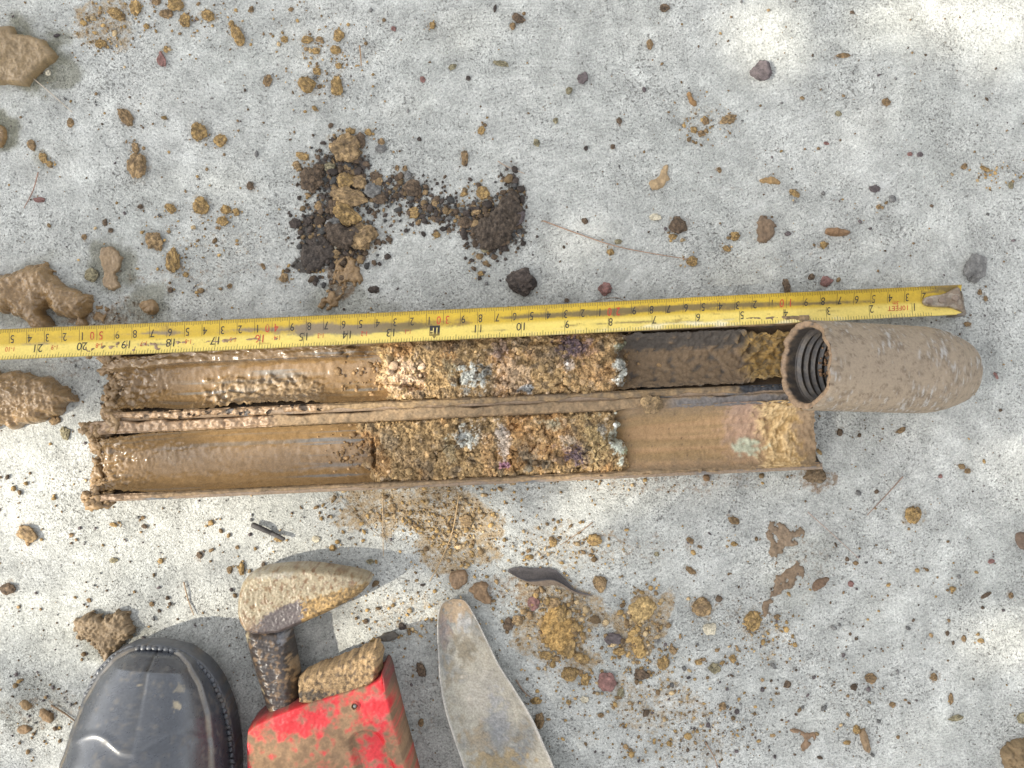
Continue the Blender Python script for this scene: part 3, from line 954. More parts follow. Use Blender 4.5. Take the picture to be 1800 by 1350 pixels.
def soil_core(hf, p0, p1, top, zones, cracks, label, seed, base=None):
    """loose ground held in a half tube: height field with grains on it"""
    du = 0.00038
    nu, nv = int((hf.u(p1) - hf.u(p0)) / du), int(2 * (hf.ri + 0.0036) / du)
    U, VV = np.meshgrid(np.linspace(hf.u(p0), hf.u(p1), nu), np.linspace(-hf.ri - 0.0036, hf.ri + 0.0036, nv), indexing='ij')
    u, v = U.ravel(), VV.ravel()
    px = hf.px(u)
    cy = np.interp(px, [hf.A[0], hf.B[0]], [hf.A[1], hf.B[1]])
    py = cy - v / (S * 0.965)
    q = np.stack([u, v, np.full(len(u), seed * .37)], -1)
    lum, med, fin = fbm(q, 75, 3, seed), fbm(q, 260, 4, seed + 1), fbm(q, 900, 3, seed + 2)
    Fa, ca = worley(q, 190, seed + 3)
    Fb, cb = worley(q, 480, seed + 4)
    rr = v / hf.ri
    wq = q + 0.0022 * np.stack([fbm(q, 170, 3, seed + 21), fbm(q, 170, 3, seed + 22), u * 0], -1)
    A1, A2, ai = worley2(wq, 78, seed + 23)
    B1, B2, bi = worley2(wq, 210, seed + 24)
    h = top * np.maximum(1 - rr ** 2, -.05) - 0.0016 + 0.0022 * lum + 0.0019 * med + 0.0009 * fin
    ck = sstep(.10, .45, fbm(q, 60, 3, seed + 31))
    h = h + 0.0026 * (ai - .5) * ck + 0.0010 * (bi - .5) - 0.0026 * sstep(.08, .0, A2 - A1) * ck - 0.0006 * sstep(.10, 0, B2 - B1)
    h = h + 0.0020 * np.clip(0.55 - Fa, 0, 1) * (0.3 + ca) + 0.0014 * np.clip(0.55 - Fb, 0, 1)
    for cx, cyy, rx, ry, dep in cracks:
        d = 1 - np.hypot((px - cx) / rx, (py - cyy) / ry) + 0.6 * med
        h = h - dep * sstep(0, 0.5, d)
    n = len(u)
    e0 = px - (p0 + 22 + 34 * fbm(np.stack([u * .3, v, u * 0 + seed], -1), 90, 5, seed + 5))
    e1 = (p1 - 20 + 28 * fbm(np.stack([u * .3, v, u * 0 + seed + 1], -1), 90, 5, seed + 6)) - px
    fl = np.clip(np.minimum(e0, e1) / (26.0 + 18 * lum), 0, 1) ** .7
    floor = -np.sqrt(np.maximum((hf.ri - 0.0002) ** 2 - v ** 2, 0)) - 0.0006
    over = sstep(.96, 1.10, np.abs(rr) + .10 * med + .15 * fbm(q, 38, 3, seed + 41))
    h = lerp(h, -0.004, over)
    h = lerp(floor, h, fl)
    C = lerp(rgb((0.22, 0.145, 0.065), n), rgb((0.46, 0.305, 0.14), n), np.clip(0.5 + 0.9 * med + 0.5 * (cb - .5), 0, 1)[:, None])
    C = lerp(C, rgb((0.10, 0.075, 0.05), n), (sstep(.72, .95, ca) * .65)[:, None])
    C = lerp(C, rgb((0.55, 0.42, 0.28), n), (sstep(.86, 1.0, cb) * .7)[:, None])
    C = lerp(C, C * np.array([1.12, 0.95, .8]), sstep(.0, .5, fbm(q, 45, 3, seed + 33))[:, None])
    C = lerp(C, rgb((0.075, 0.055, 0.038), n), (sstep(.06, 0, A2 - A1) * ck * .3)[:, None])
    C = np.concatenate([C, np.full((n, 1), 0.12)], 1)
    C = paintzones(C, px, py, med + 0.5 * fin + 0.5 * (cb - .5), zones)
    C[:, :3] *= (0.72 + 0.56 * worley(q, 850, seed + 35)[1])[:, None]
    C[:, :3] = np.clip(C[:, :3] * (1 + 0.35 * fin[:, None]), .012, .85)
    V = hf.w(u, v, h)
    F = grid_faces(nu, nv)
    F = F[(np.minimum(e0, e1) > -2)[F].any(1)]
    # grains
    r = np.random.default_rng(seed)
    ok = np.where(np.minimum(e0, e1) > 10)[0]
    idx = r.choice(ok, 620)
    rad = np.clip(r.lognormal(math.log(0.0007), 0.5, 620), 0.0003, 0.0024)
    pv, pf, pc = crumbs(V[idx] + np.array([0, 0, 0.0002]), rad, np.clip(C[idx, :3] * r.uniform(.6, 1.5, (620, 1)), .015, .8), 0.1, sub=2, seed=seed)
    m = 150
    pe = np.where(r.random(m) < .5, p0 + 26 - np.abs(r.normal(0, 34, m)), p1 - 22 + np.abs(r.normal(0, 22, m)))
    ve = np.clip(r.normal(0, .45, m), -.93, .93) * hf.ri
    pts2 = hf.w(hf.u(pe), ve, -np.sqrt(hf.ri ** 2 - ve ** 2) + 0.0016)
    if hf.strip[1] > .007:
        pts2 = np.where((pe > p1 - 60)[:, None], hf.w(hf.u(pe), ve, -0.0036 * (1 - (ve / hf.ri) ** 2) + .0006), pts2)
    gv, gf, gc = crumbs(pts2, np.clip(r.lognormal(math.log(.0007), .5, m), .0003, .002), np.array((.33, .21, .1)) * r.uniform(.5, 1.3, (m, 1)), .2, sub=2, seed=seed + 1)
    V1, F1, C1 = prune(V, F, C)
    F1 = np.concatenate([F1[:, [0, 1, 2]], F1[:, [0, 2, 3]]])
    V, F, C = merge([(V1, F1, C1), (pv, pf, pc), (gv, gf, gc)])
    lc = tuple(hf.w(hf.u((p0 + p1) / 2), 0.0, -hf.ri))
    return tag(mesh_obj("soil_core", V, F, M_SOIL, C, loc=lc), label, "soil core")


soil_core(UP, 640, 1125, 0.0056,
          [(700, 660, 52, 34, PINK, .75), (660, 640, 30, 40, (0.33, .23, .10), .6), (828, 662, 30, 26, BLUE, .95), (850, 655, 20, 16, (.16, .17, .16), .7), (900, 660, 34, 45, PINK, .55),
           (790, 645, 16, 20, OLIVE, .6), (1012, 612, 34, 24, PURP, .95), (1000, 640, 10, 12, (.55, .52, .48), .8), (880, 615, 16, 20, PURP, .5), (780, 605, 60, 14, UMBER, .6),
           (1045, 650, 50, 40, ORNG, .5), (1100, 610, 18, 14, GRN, .8), (1092, 648, 15, 34, BLUE, .95), (1108, 625, 14, 14, (.33, .31, .13), .6),
           (925, 683, 16, 8, (.30, .34, .36), .7), (955, 625, 40, 24, UMBER, .55), (800, 690, 160, 8, UMBER, .4)],
          [(725, 678, 26, 8, .006), (745, 658, 14, 10, .004), (806, 668, 5, 14, .005), (998, 632, 8, 6, .004), (960, 604, 60, 4, .004), (915, 685, 30, 4, .003)],
          "loose tan and orange soil in the tube half under the tape", 61)
soil_core(LO, 608, 1125, 0.0058,
          [(690, 775, 26, 16, (.19, .15, .10), .75), (720, 800, 60, 40, (.24, .16, .08), .5), (640, 800, 22, 40, (.17, .12, .07), .6), (825, 768, 30, 22, BLUE, .95), (812, 768, 12, 12, (.15, .155, .15), .7),
           (885, 775, 14, 44, (.48, .42, .36), .7), (855, 790, 18, 40, ORNG, .6), (925, 800, 22, 26, (.14, .12, .085), .8), (950, 815, 26, 10, (.09, .08, .06), .7), (1012, 797, 34, 26, PURP, .95),
           (1000, 775, 14, 12, (.5, .45, .36), .6), (975, 745, 20, 10, (.36, .38, .28), .6), (1045, 775, 28, 44, (.30, .22, .10), .7), (1060, 752, 10, 16, (.19, .20, .20), .6), (1088, 768, 17, 42, (.50, .52, .43), .95),
           (1118, 770, 18, 26, PINK, .75), (885, 818, 10, 8, (.22, .07, .15), .7), (790, 790, 14, 26, OLIVE, .55), (960, 770, 60, 30, ORNG, .4), (1110, 796, 16, 8, (.28, .33, .2), .8)],
          [(657, 800, 5, 34, .007), (648, 770, 8, 10, .003), (905, 752, 14, 10, .005), (938, 812, 26, 6, .004), (795, 778, 16, 5, .003), (870, 800, 5, 12, .003)],
          "loose tan and orange soil in the tube half farther from the tape", 62)


# ------------------------------------------------------------------ threaded drive shoe lying on the tube half
def drive_shoe():
    A, B = np.array(P(1419, 642, 0.0535)), np.array(P(1689, 653, 0.0205))
    ax = B - A
    L = np.linalg.norm(ax)
    ax /= L
    sy = np.cross((0, 0, 1), ax)
    sy /= np.linalg.norm(sy)
    sz = np.cross(ax, sy)
    root = empty("drive_shoe", tuple((A + B) / 2 - np.array([0, 0, 0.034])), "mud coated threaded steel drive shoe resting on the end of the tube sampler", "drive shoe")
    nth = 200
    th = np.arange(nth) / nth * 2 * np.pi

    def lathe(name, prof, fn, mat, flip=False):
        prof = np.asarray(prof)
        T = np.repeat(prof[:, 0], nth)
        Rr = np.repeat(prof[:, 1], nth)
        TH = np.tile(th, len(prof))
        q = np.stack([T, Rr * np.cos(TH), Rr * np.sin(TH)], -1)
        T, Rr, C = fn(T, Rr, TH, q)
        V = A + T[:, None] * ax + (Rr * np.cos(TH))[:, None] * sy + (Rr * np.sin(TH))[:, None] * sz
        F = grid_faces(len(prof), nth, True)
        if flip:
            F = F[:, ::-1]
        return mesh_obj(name, V, F, mat, C, parent=root)

    ts = np.concatenate([np.linspace(0.0015, L * .78, 120), np.linspace(L * .785, L, 60)])
    ro = 0.0249
    prof = [(t, ro if t < L * .7 else ro - 0.0075 * ((t - L * .7) / (L * .3)) ** 1.9) for t in ts]
    prof = [(0.0, ro - 0.0008)] + prof + [(L + 0.001, prof[-1][1] - 0.0012), (L + 0.0005, 0.0128), (L - 0.01, 0.0122)]

    def outer(T, Rr, TH, q):
        lum, med, fin = fbm(q, 60, 3, 71), fbm(q * np.array([1, 1, 1]), 240, 4, 72), fbm(q, 900, 3, 73)
        scr = fbm(np.stack([q[:, 0] + q[:, 2] * .35, q[:, 1] * .22, q[:, 2] * .22], -1), 700, 4, 74)
        lip = np.clip(1 - T / 0.004, 0, 1)
        T = T - lip * (0.0012 + 0.0022 * fbm(np.stack([np.cos(TH), np.sin(TH), TH * 0], -1), 2.6, 5, 75)) 
        Rr = Rr + 0.0002 * lum + 0.00005 * med + 0.00008 * scr + lip * 0.0009 * med
        ring = np.sin((T + 0.01 * TH / 6.28) * 6.283 / 0.0062)
        Rr = Rr + 0.00007 * ring * sstep(L * .45, L * .6, T)
        n = len(T)
        c = lerp(rgb((0.27, 0.205, 0.135), n), rgb((0.16, 0.115, 0.068), n), sstep(-.4, .8, .8 * med + .9 * lum + .5 * fin)[:, None])
        bare = sstep(.2, .8, scr * .9 + .8 * lum + .25 * med + 0.1 * ring * (T > L * .5)) * sstep(-.2, .5, np.sin(TH))
        c = lerp(c, rgb((0.37, 0.35, 0.32), n), (bare * .8)[:, None])
        c = lerp(c, rgb((0.13, 0.085, 0.05), n), (sstep(.4, .8, fin + med) * .6)[:, None])
        return T, Rr, np.concatenate([c, (0.35 + .5 * bare)[:, None]], 1)
    lathe("shell", prof, outer, M_SHOE)

    prof = [(0.0, ro - 0.0008), (-0.0004, ro - 0.002), (0.0, 0.0216), (0.0006, 0.0209)]
    prof += [(t, 0.0208) for t in np.linspace(0.001, 0.006, 10)]
    for t in np.linspace(0.0062, 0.042, 230):
        ph = ((t - 0.0062) / 0.0046) % 1
        prof.append((t, 0.0204 - 0.0018 * min(1, max(0, 2.6 * min(ph, 1 - ph) - .25))))
    prof += [(0.043, 0.0185), (0.044, 0.0150), (0.07, 0.0148), (L - .012, 0.0125), (L - .01, 0.0122)]

    def inner(T, Rr, TH, q):
        med, fin = fbm(q, 240, 4, 76), fbm(q, 900, 3, 77)
        lip = np.clip(1 - np.abs(T) / 0.003, 0, 1)
        T = T - np.clip(1 - T / 0.004, 0, 1) * (0.0012 + 0.0022 * fbm(np.stack([np.cos(TH), np.sin(TH), TH * 0], -1), 2.6, 5, 75)) + lip * .0004 * fin
        n = len(T)
        c = lerp(rgb((0.05, 0.043, 0.038), n), rgb((0.095, 0.075, 0.055), n), sstep(-.2, .5, med)[:, None])
        muddy = sstep(0.35, .9, lip + .5 * med)
        c = lerp(c, rgb((0.24, 0.16, 0.095), n), muddy[:, None])
        return T, Rr + .0002 * med, np.concatenate([c, np.full((n, 1), .6) * (1 - muddy[:, None]) + .15], 1)
    lathe("threaded_bore", prof, inner, M_STEEL, True)
    r = np.random.default_rng(5)
    pts, rad = [], []
    for _ in range(90):
        t, a = r.uniform(0.02, 0.042), -math.pi / 2 + r.normal(0.25, .5)
        R_ = 0.0188
        pts.append(A + t * ax + R_ * math.cos(a) * sy + R_ * math.sin(a) * sz)
        rad.append(r.uniform(0.0004, 0.0016))
    V, F, C = crumbs(np.array(pts), np.array(rad), np.array([(0.34, 0.2, 0.11)] * 90) * r.uniform(.6, 1.2, (90, 1)), .2, seed=8)
    tag(mesh_obj("soil_crumbs", V, F, M_SOIL, C), "tan soil crumbs lying inside the threaded bore of the shoe", "soil crumbs", kind="stuff")


drive_shoe()


# ------------------------------------------------------------------ tape measure
TS = ([0.6, 0.5, 0.4, 0.3, 0.2, 0.1, 0.0], [-138, 170, 478, 779, 1079, 1382, 1678])


def tape_px(s):
    s = np.asarray(s, float)
    x = np.interp(s, TS[0][::-1], TS[1][::-1])
    x = np.where(s > 0.6, -138 - (s - .6) * 3080, x)
    return np.where(s < 0, 1678 - s * 2960, x)


def tape_pt(s, t, lift=0.0):
    """s metres from the hook, t in -1 (image-down edge) .. 1 (image-up edge)"""
    px = tape_px(s)
    py = np.interp(px, [-400, 0, 300, 600, 900, 1300, 1690], [623, 606, 593.5, 580, 566, 545.5, 527])
    z = np.interp(px, [-300, 1150, 1400, 1590, 1690], [0.0268, 0.0268, 0.0235, 0.0115, 0.0115])
    c = Pa(px, py, z)
    half = 0.0089
    up = np.array([0.043, 1.0, 0])
    up /= np.linalg.norm(up)
    prof = 0.0020 * np.asarray(t) ** 2 - 0.0008 * np.asarray(t) + lift
    return c + (half * np.asarray(t))[..., None] * up + prof[..., None] * np.array([0, 0, 1.0])


def tape_measure():
    root = empty("tape_measure", tuple(P(800, 572, 0.0)), "yellow steel tape measure stretched along the sampler with its hook at the right", "tape measure")
    ns, nt = 1700, 25
    Sg, Tg = np.meshgrid(np.linspace(-0.0035, 0.80, ns), np.linspace(-1, 1, nt), indexing='ij')
    s, t = Sg.ravel(), Tg.ravel()
    V = tape_pt(s, t)
    px = tape_px(s)
    q = np.stack([s, t * .009, s * 0], -1)
    qs = q * np.array([.18, 1, 1])
    a, b, fin = fbm(qs, 260, 4, 81), fbm(q, 120, 4, 82), fbm(q, 900, 3, 83)
    n = len(s)
    c = lerp(rgb((0.56, 0.375, 0.025), n), rgb((0.70, 0.54, 0.13), n), sstep(0.1, -0.2, t)[:, None])  # image-up half painted darker for the shading of the curved blade
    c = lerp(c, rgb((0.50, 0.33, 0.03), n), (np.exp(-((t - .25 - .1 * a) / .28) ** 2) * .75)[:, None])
    sm = np.zeros(n)
    for cx, rx, tc, tw, am in [(1150, 210, .34, .20, 1.2), (960, 90, .3, .16, .8), (640, 130, .02, .30, 1.3), (540, 70, .25, .24, .9), (430, 60, .3, .14, .5), (1520, 70, .2, .12, .5), (60, 50, -.05, .1, .5), (262, 60, .32, .12, .7), (1440, 80, .25, .12, .55),
                               (1330, 50, .15, .1, .4), (270, 40, -.4, .1, .6), (880, 60, -.5, .08, .3), (1100, 80, -.42, .1, .5), (1660, 40, .75, .3, .7), (800, 500, -.97, .06, .5),
                               (120, 60, .3, .08, .3), (730, 70, .1, .12, .5), (1240, 90, -.55, .1, .35)]:
        d = np.exp(-((px - cx) / rx) ** 2) * np.exp(-((t - tc + .06 * a) / tw) ** 2) * am
        sm = np.maximum(sm, d)
    sm = sstep(.16, .6, sm + .38 * (a + .5 * b) * (sm > .04) + .16 * fin)
    c = lerp(c, lerp(rgb((0.10, 0.075, 0.04), n), rgb((0.17, 0.135, 0.11), n), sstep(740, 600, px)[:, None]), (sm * .85)[:, None])
    c = lerp(c, rgb((0.30, 0.19, 0.04), n), (sstep(.35, .7, a + .4 * fin) * .6)[:, None])
    edge = sstep(.93, 1.0, np.abs(t) + .06 * b)
    c = lerp(c, rgb((0.22, 0.15, 0.05), n), (edge * .6)[:, None])
    rub = sstep(-.45, -.6, t + .2 * a) * np.exp(-((px - 1250) / 220) ** 2) * sstep(-.1, .4, a)
    c = lerp(c, rgb((0.80, 0.72, 0.50), n), (rub * .8)[:, None])
    C = np.concatenate([np.clip(c, .01, .85), np.full((n, 1), .75)], 1)
    F = grid_faces(ns, nt)
    V2 = np.concatenate([V, tape_pt(s, t, -0.0003)])
    nv = ns * nt
    rimf = []
    for i in range(ns - 1):
        for j in (0, nt - 1):
            k = i * nt + j
            rimf.append([k, k + nt, k + nt + nv, k + nv])
    for j in range(nt - 1):
        for i in (0, ns - 1):
            k = i * nt + j
            rimf.append([k, k + 1, k + 1 + nv, k + nv])
    F = np.concatenate([F, F[:, ::-1] + nv, np.array(rimf)])
    mesh_obj("blade", V2, F, M_TAPE, np.concatenate([C, C]), parent=root)

    black, red = [], []

    def quad(lst, s0, s1, t0, t1):
        k = max(2, int(abs(t1 - t0) / .2) + 1)
        tt = np.linspace(t0, t1, k)
        va, vb = tape_pt(np.full(k, s0), tt, .00010), tape_pt(np.full(k, s1), tt, .00010)
        lst.append((np.concatenate([va, vb]), [(i, i + 1, k + i + 1, k + i) for i in range(k - 1)]))

    def text(lst, txt, s, t, size, squash=.8):
        cu = bpy.data.curves.new("digits", 'FONT')
        cu.body = txt
        cu.size = size
        cu.align_x, cu.align_y = 'CENTER', 'CENTER'
        cu.resolution_u = 3
        ob = bpy.data.objects.new("digits", cu)
        sc.collection.objects.link(ob)
        bpy.context.view_layer.update()
        me = bpy.data.meshes.new_from_object(ob.evaluated_get(bpy.context.evaluated_depsgraph_get()))
        co = np.array([v.co[:] for v in me.vertices])
        fs = [tuple(p.vertices) for p in me.polygons]
        bpy.data.objects.remove(ob)
        bpy.data.curves.remove(cu)
        bpy.data.meshes.remove(me)
        if len(co):
            # printed to be read from the far side: turned half round in the picture
            lst.append((tape_pt(s + co[:, 0] * squash, t - co[:, 1] / 0.0089, .00011), fs))

    for mm in range(12, 745):
        s = mm / 1000
        ln = .34 if mm % 10 == 0 else .30 if mm % 5 == 0 else .24
        quad(black, s - .00011, s + .00011, 1.0 - ln, .985)
        if mm % 10 == 0:
            quad(black, s - .00010, s + .00010, .02, .66)
    k = 0
    while k * .0254 / 16 < .745:
        s = k * .0254 / 16
        if s > .013:
            ln = .95 if k % 16 == 0 else .36 if k % 8 == 0 else .30 if k % 4 == 0 else .24
            quad(black, s - .00011, s + .00011, -.985, -1.0 + ln)
        k += 1
    for cm in range(2, 74):
        if cm % 10 == 0:
            for j, ch in enumerate(str(cm)):
                text(red, ch, cm / 100 + (-.00235 if j == 0 else .0027), .36, .0068)
        else:
            text(black, str(cm % 10), cm / 100 - .0017, .36, .0066)
    for inch in range(1, 30):
        s = inch * .0254
        if inch == 12:
            b = []
            quad(black, s - .0030, s + .0030, -.66, .0)
            va = tape_pt(np.array([s - .0012, s + .0012, s]), np.array([-.66, -.66, -.86]), .0001)
            black.append((va, [(0, 1, 2)]))
            continue
        lst = red if inch % 16 == 0 else black
        text(lst, str(inch), s - (.0014 if inch < 10 else 0), -.30, .0066, .95 if inch > 9 else .8)
        if inch > 12:
            text(red, "1-%d" % (inch - 12), s - .0098, -.30, .0040)
    text(red, "3m", .0350, -.02, .0038)
    text(red, "10FEET", .0335, -.34, .0042, 1.0)

    lst_all = [(v, f, (0.022, 0.02, 0.018)) for v, f in black] + [(v, f, (0.48, 0.045, 0.02)) for v, f in red]
    lst = []
    text(lst, "1F", .3048, -.33, .0056, 1.0)
    lst = [(v + np.array([0, 0, .00012]), f) for v, f in lst]
    lst_all += [(v, f, (0.70, 0.56, 0.20)) for v, f in lst]
    V = np.concatenate([v for v, _, _ in lst_all])
    C = np.concatenate([rgb(c, len(v)) for v, _, c in lst_all])
    F, o = [], 0
    for v, f, _ in lst_all:
        F += [tuple(i + o for i in q) for q in f]
        o += len(v)
    w = fbm(V * np.array([.3, 1, 1]), 300, 3, 91)
    C = np.concatenate([lerp(C, rgb((.38, .27, .05), len(V)), (sstep(.3, .75, w) * .7)[:, None]), np.full((len(V), 1), .6)], 1)
    mesh_obj("scale_print", V, F, M_INK, C, parent=root, smooth=False)
    # riveted end hook
    steel = np.array((0.30, 0.25, 0.19))
    hp = [(1622, 531), (1626, 523), (1640, 519), (1660, 517), (1676, 508), (1688, 502), (1692, 520), (1699, 553), (1690, 549), (1672, 540), (1650, 540), (1628, 538)]
    z = 0.0145
    hk = patch("end_hook", hp, z, .0012, steel, .7, .0003, zb=z - .0022, bump=.06, fine=.0001, mat=M_STEEL, parent=root,
          colfn=lambda C, px, py, p3, D, n1: np.concatenate([lerp(C[:, :3], rgb((.13, .085, .05), len(C)), (sstep(0.1, .5, n1 + (px > 1660) * .5) * .7)[:, None]), C[:, 3:]], 1))
    lip = [(1690, 503), (1695, 520), (1701, 553), (1697, 556), (1680, 556), (1682, 551), (1693, 548), (1690, 522)]
    patch("hook_lip", lip, z + .0004, .0006, steel * .55, .5, .0003, zb=0.0005, bump=.05, mat=M_STEEL, parent=hk, smooth=0)
    for cx, cy in ((1634, 530), (1656, 528), (1680, 524)):
        v, f = ico(3)
        c = np.array(P(cx, cy, z + .0003))
        mesh_obj("rivet", v * np.array([.0022, .0019, .0009]) + c, f, M_STEEL, np.array([.20, .15, .11, .6]), parent=hk)


tape_measure()


# ------------------------------------------------------------------ rubber boot
def rubber_boot():
    T = np.array(P(304, 1110, 0))
    e = np.array(P(236, 1850, 0)) - T
    e /= np.linalg.norm(e)
    f = np.cross((0, 0, 1.0), e)       # lateral
    root = empty("rubber_boot", tuple(T + e * .12), "black rubber boot toe with muddy welt at the bottom left", "boot")
    ka = np.array([0, .3, 1, 2, 3.5, 5, 7, 10, 14, 18, 23, 27, 29.5, 30.6, 31]) / 100
    kw = np.array([0.02, 1.6, 2.7, 3.5, 4.2, 4.6, 4.95, 5.1, 4.5, 4.0, 4.0, 3.9, 3.2, 1.9, .02]) / 100

    def wd(a):
        return np.interp(a, ka, kw)

    def pos(a, b, z):
        return T + np.multiply.outer(a, e) + np.multiply.outer(b, f) + np.multiply.outer(z, np.array([0, 0, 1.0]))
    # outline loop of the sole
    aa = np.concatenate([[0], np.geomspace(.002, .31, 80)])
    aa = np.unique(np.clip(np.concatenate([aa, .31 - np.geomspace(.0005, .05, 20)]), 0, .31))
    loop = np.concatenate([np.stack([aa, wd(aa)], -1), np.stack([aa[::-1], -wd(aa[::-1])], -1)])
    for _ in range(4):
        loop = (np.roll(loop, 1, 0) + 2 * loop + np.roll(loop, -1, 0)) / 4
    d = np.concatenate([[0], np.cumsum(np.linalg.norm(np.diff(np.concatenate([loop, loop[:1]]), axis=0), axis=1))])
    m = 420
    sp = np.linspace(0, d[-1], m, endpoint=False)
    lc = np.concatenate([loop, loop[:1]])
    loop = np.stack([np.interp(sp, d, lc[:, 0]), np.interp(sp, d, lc[:, 1])], -1)
    cen = np.array([.15, 0])

    def inset(dist):
        tg = np.roll(loop, -1, 0) - np.roll(loop, 1, 0)
        nr = np.stack([tg[:, 1], -tg[:, 0]], -1)
        nr /= np.linalg.norm(nr, axis=1)[:, None] + 1e-9
        s = np.sign(((loop - cen) * nr).sum(1))
        s = np.where(s == 0, 1, np.sign(np.median(s)))
        return loop - nr * (s * dist)[:, None]

    def dusty(V, base=(0.052, 0.057, 0.066), amt=.5, wet=.8):
        n1, n2, n3 = fbm(V, 45, 4, 101), fbm(V, 260, 4, 102), fbm(V, 1100, 3, 103)
        c = lerp(rgb(base, len(V)), rgb((0.17, 0.14, 0.10), len(V)), (amt * sstep(.15, .75, n2 + .5 * n1))[:, None])
        return np.concatenate([c * (1 + .3 * n3[:, None]), np.clip(wet - amt * sstep(0, .7, n2 + .4 * n1) - .12 * n3, 0, 1)[:, None]], 1)
    spring = lambda a: .011 * np.clip(1 - a / .07, 0, 1) ** 2
    rings = [(0.0, .004), (0.0, .001), (.002, .0), (.017, .0), (.0185, .0006), (.019, .0035)]
    V = []
    for z, ins in rings:
        l2 = inset(ins)
        V.append(pos(l2[:, 0], l2[:, 1], z + spring(l2[:, 0])))
    V = np.concatenate(V)
    F = grid_faces(len(rings), m, True)
    C = dusty(V, amt=.75, wet=.5)
    sole = mesh_obj("sole", V, F, M_RUBBER, C, parent=root)
    # beaded welt along the top edge of the sole
    l2 = inset(.0022)
    dl = np.linalg.norm(np.roll(l2, -1, 0) - l2, axis=1).mean()
    step = max(1, int(round(.0036 / dl)))
    sel = [i for i in range(0, m, step) if l2[i, 0] < .13]
    pts = np.array([pos(l2[i, 0], l2[i, 1], .0195 + spring(l2[i, 0])) for i in sel])
    V, F, C = crumbs(pts, np.full(len(pts), .0019), rgb((.03, .032, .036), len(pts)), .6, sub=2, flat=.9, amp=.08, seed=3)
    mesh_obj("welt_bead", V, F, M_RUBBER, dusty(V, amt=.45, wet=.6), parent=sole)
    # muddy line where the foxing meets the welt
    l3 = inset(.0062)
    keep = [i for i in range(m) if l3[i, 0] < .16]
    # foxing band and upper as one loft: horizontal loops rising to the ridge line
    def upper_grid():
        na, nt = 230, 120
        a = .0045 + (.176 - .0045) * np.linspace(0, 1, na) ** 1.25
        th = np.linspace(0, np.pi, nt)
        A_, TH = np.meshgrid(a, th, indexing='ij')
        ha = np.array([0, .45, .60, 1.2, 4, 6, 8, 10, 12, 14, 16, 17.6]) / 100
        hh = np.array([2.9, 3.0, 3.7, 4.8, 6.1, 7.0, 7.7, 8.8, 10.3, 12.4, 15.5, 20.0]) / 100
        h = np.interp(A_, ha, hh)
        w = np.maximum(np.interp(A_, ka, kw) - .0052, .004)
        w = np.minimum(w, np.sqrt(np.maximum((A_ - .0044), 0) * .085) + .004) 
        w = np.where(A_ > .05, np.interp(A_, ka, kw) - .0052, w)
        ct, s_ = np.cos(TH), np.sin(TH)
        b = w * np.sign(ct) * np.abs(ct) ** .72
        z0 = .018 + spring(A_)
        z = z0 + (h - z0) * s_ ** .82
        rel = (z - z0) / (h - z0 + 1e-9)
        # foxing step: the band low on the side stands proud
        b = b * (1 + .045 * sstep(.52, .44, rel))
        A2 = A_ - .0022 * sstep(.52, .44, rel) * np.clip(1 - A_ / .05, 0, 1)
        # flex creases over the vamp
        ac = .047 + .004 * np.sin(b * 150 + 1.2) - .06 * b
        z = z + .0009 * np.exp(-((A_ - ac) / .0018) ** 2) - .0005 * np.exp(-((A_ - ac - .006) / .005) ** 2)
        ac2 = .074 + .006 * np.sin(b * 90 + 2)
        z = z + .0014 * np.exp(-((A_ - ac2) / .003) ** 2)
        # centre mould seam
        z = z - .0010 * np.exp(-((b - .001) / .0008) ** 2)
        V = pos(A2.ravel(), b.ravel(), z.ravel())
        F = grid_faces(na, nt)
        C = dusty(V, amt=.28, wet=.78)
        bb, re = b.ravel(), rel.ravel()
        C[:, :3] = lerp(C[:, :3], rgb((.015, .016, .018), len(V)), (np.exp(-((bb - .001) / .0008) ** 2) * .9)[:, None])
        ln = np.exp(-((re - .49) / .03) ** 2) * (.6 + .7 * fbm(V, 120, 3, 107))
        C[:, :3] = lerp(C[:, :3], rgb((.24, .19, .12), len(V)), np.clip(ln * .85, 0, 1)[:, None])
        for cx, cy, rr, am in [(310, 1242, 9, .8), (316, 1212, 11, .4), (274, 1222, 5, .6), (246, 1206, 4, .5)]:
            k_ = S * (H - V[:, 2]) / H
            dd = 1 - np.hypot(V[:, 0] / k_ + 900 - cx, 675 - V[:, 1] / k_ - cy) / rr + .9 * fbm(V, 330, 4, 108)
            C[:, :3] = lerp(C[:, :3], rgb((.40, .33, .21), len(V)), (am * sstep(.1, .5, dd))[:, None])
        # nose closure fan
        return V, F, C, na, nt
    V, F, C, na, nt = upper_grid()
    nose = V[:nt].mean(0)
    V = np.concatenate([V, nose[None]])
    C = np.concatenate([C, C[:1]])
    Ft = np.concatenate([F[:, [0, 1, 2]], F[:, [0, 2, 3]], np.array([[len(V) - 1, j + 1, j] for j in range(nt - 1)])])
    mesh_obj("vamp", V, Ft, M_RUBBER, C, parent=root)
    # heel counter and shaft
    nz_, nt = 60, 64
    Z = np.linspace(.016, .30, nz_)
    th = np.arange(nt) / nt * 2 * np.pi
    rx = np.interp(Z, [0, .06, .10, .16, .30], [.070, .070, .066, .062, .066])
    ca = np.interp(Z, [0, .06, .10, .16, .30], [.236, .236, .232, .225, .225])
    rb = np.interp(Z, [0, .06, .10, .16, .30], [.037, .040, .044, .050, .056])
    def shaft(off):
        A_ = ca[:, None] + (rx[:, None] - off) * np.cos(th)[None]
        B_ = (rb[:, None] - off) * np.sin(th)[None]
        Zz = np.repeat(Z[:, None], nt, 1)
        return pos(A_.ravel(), B_.ravel(), Zz.ravel())
    Vo, Vi = shaft(0), shaft(.003)
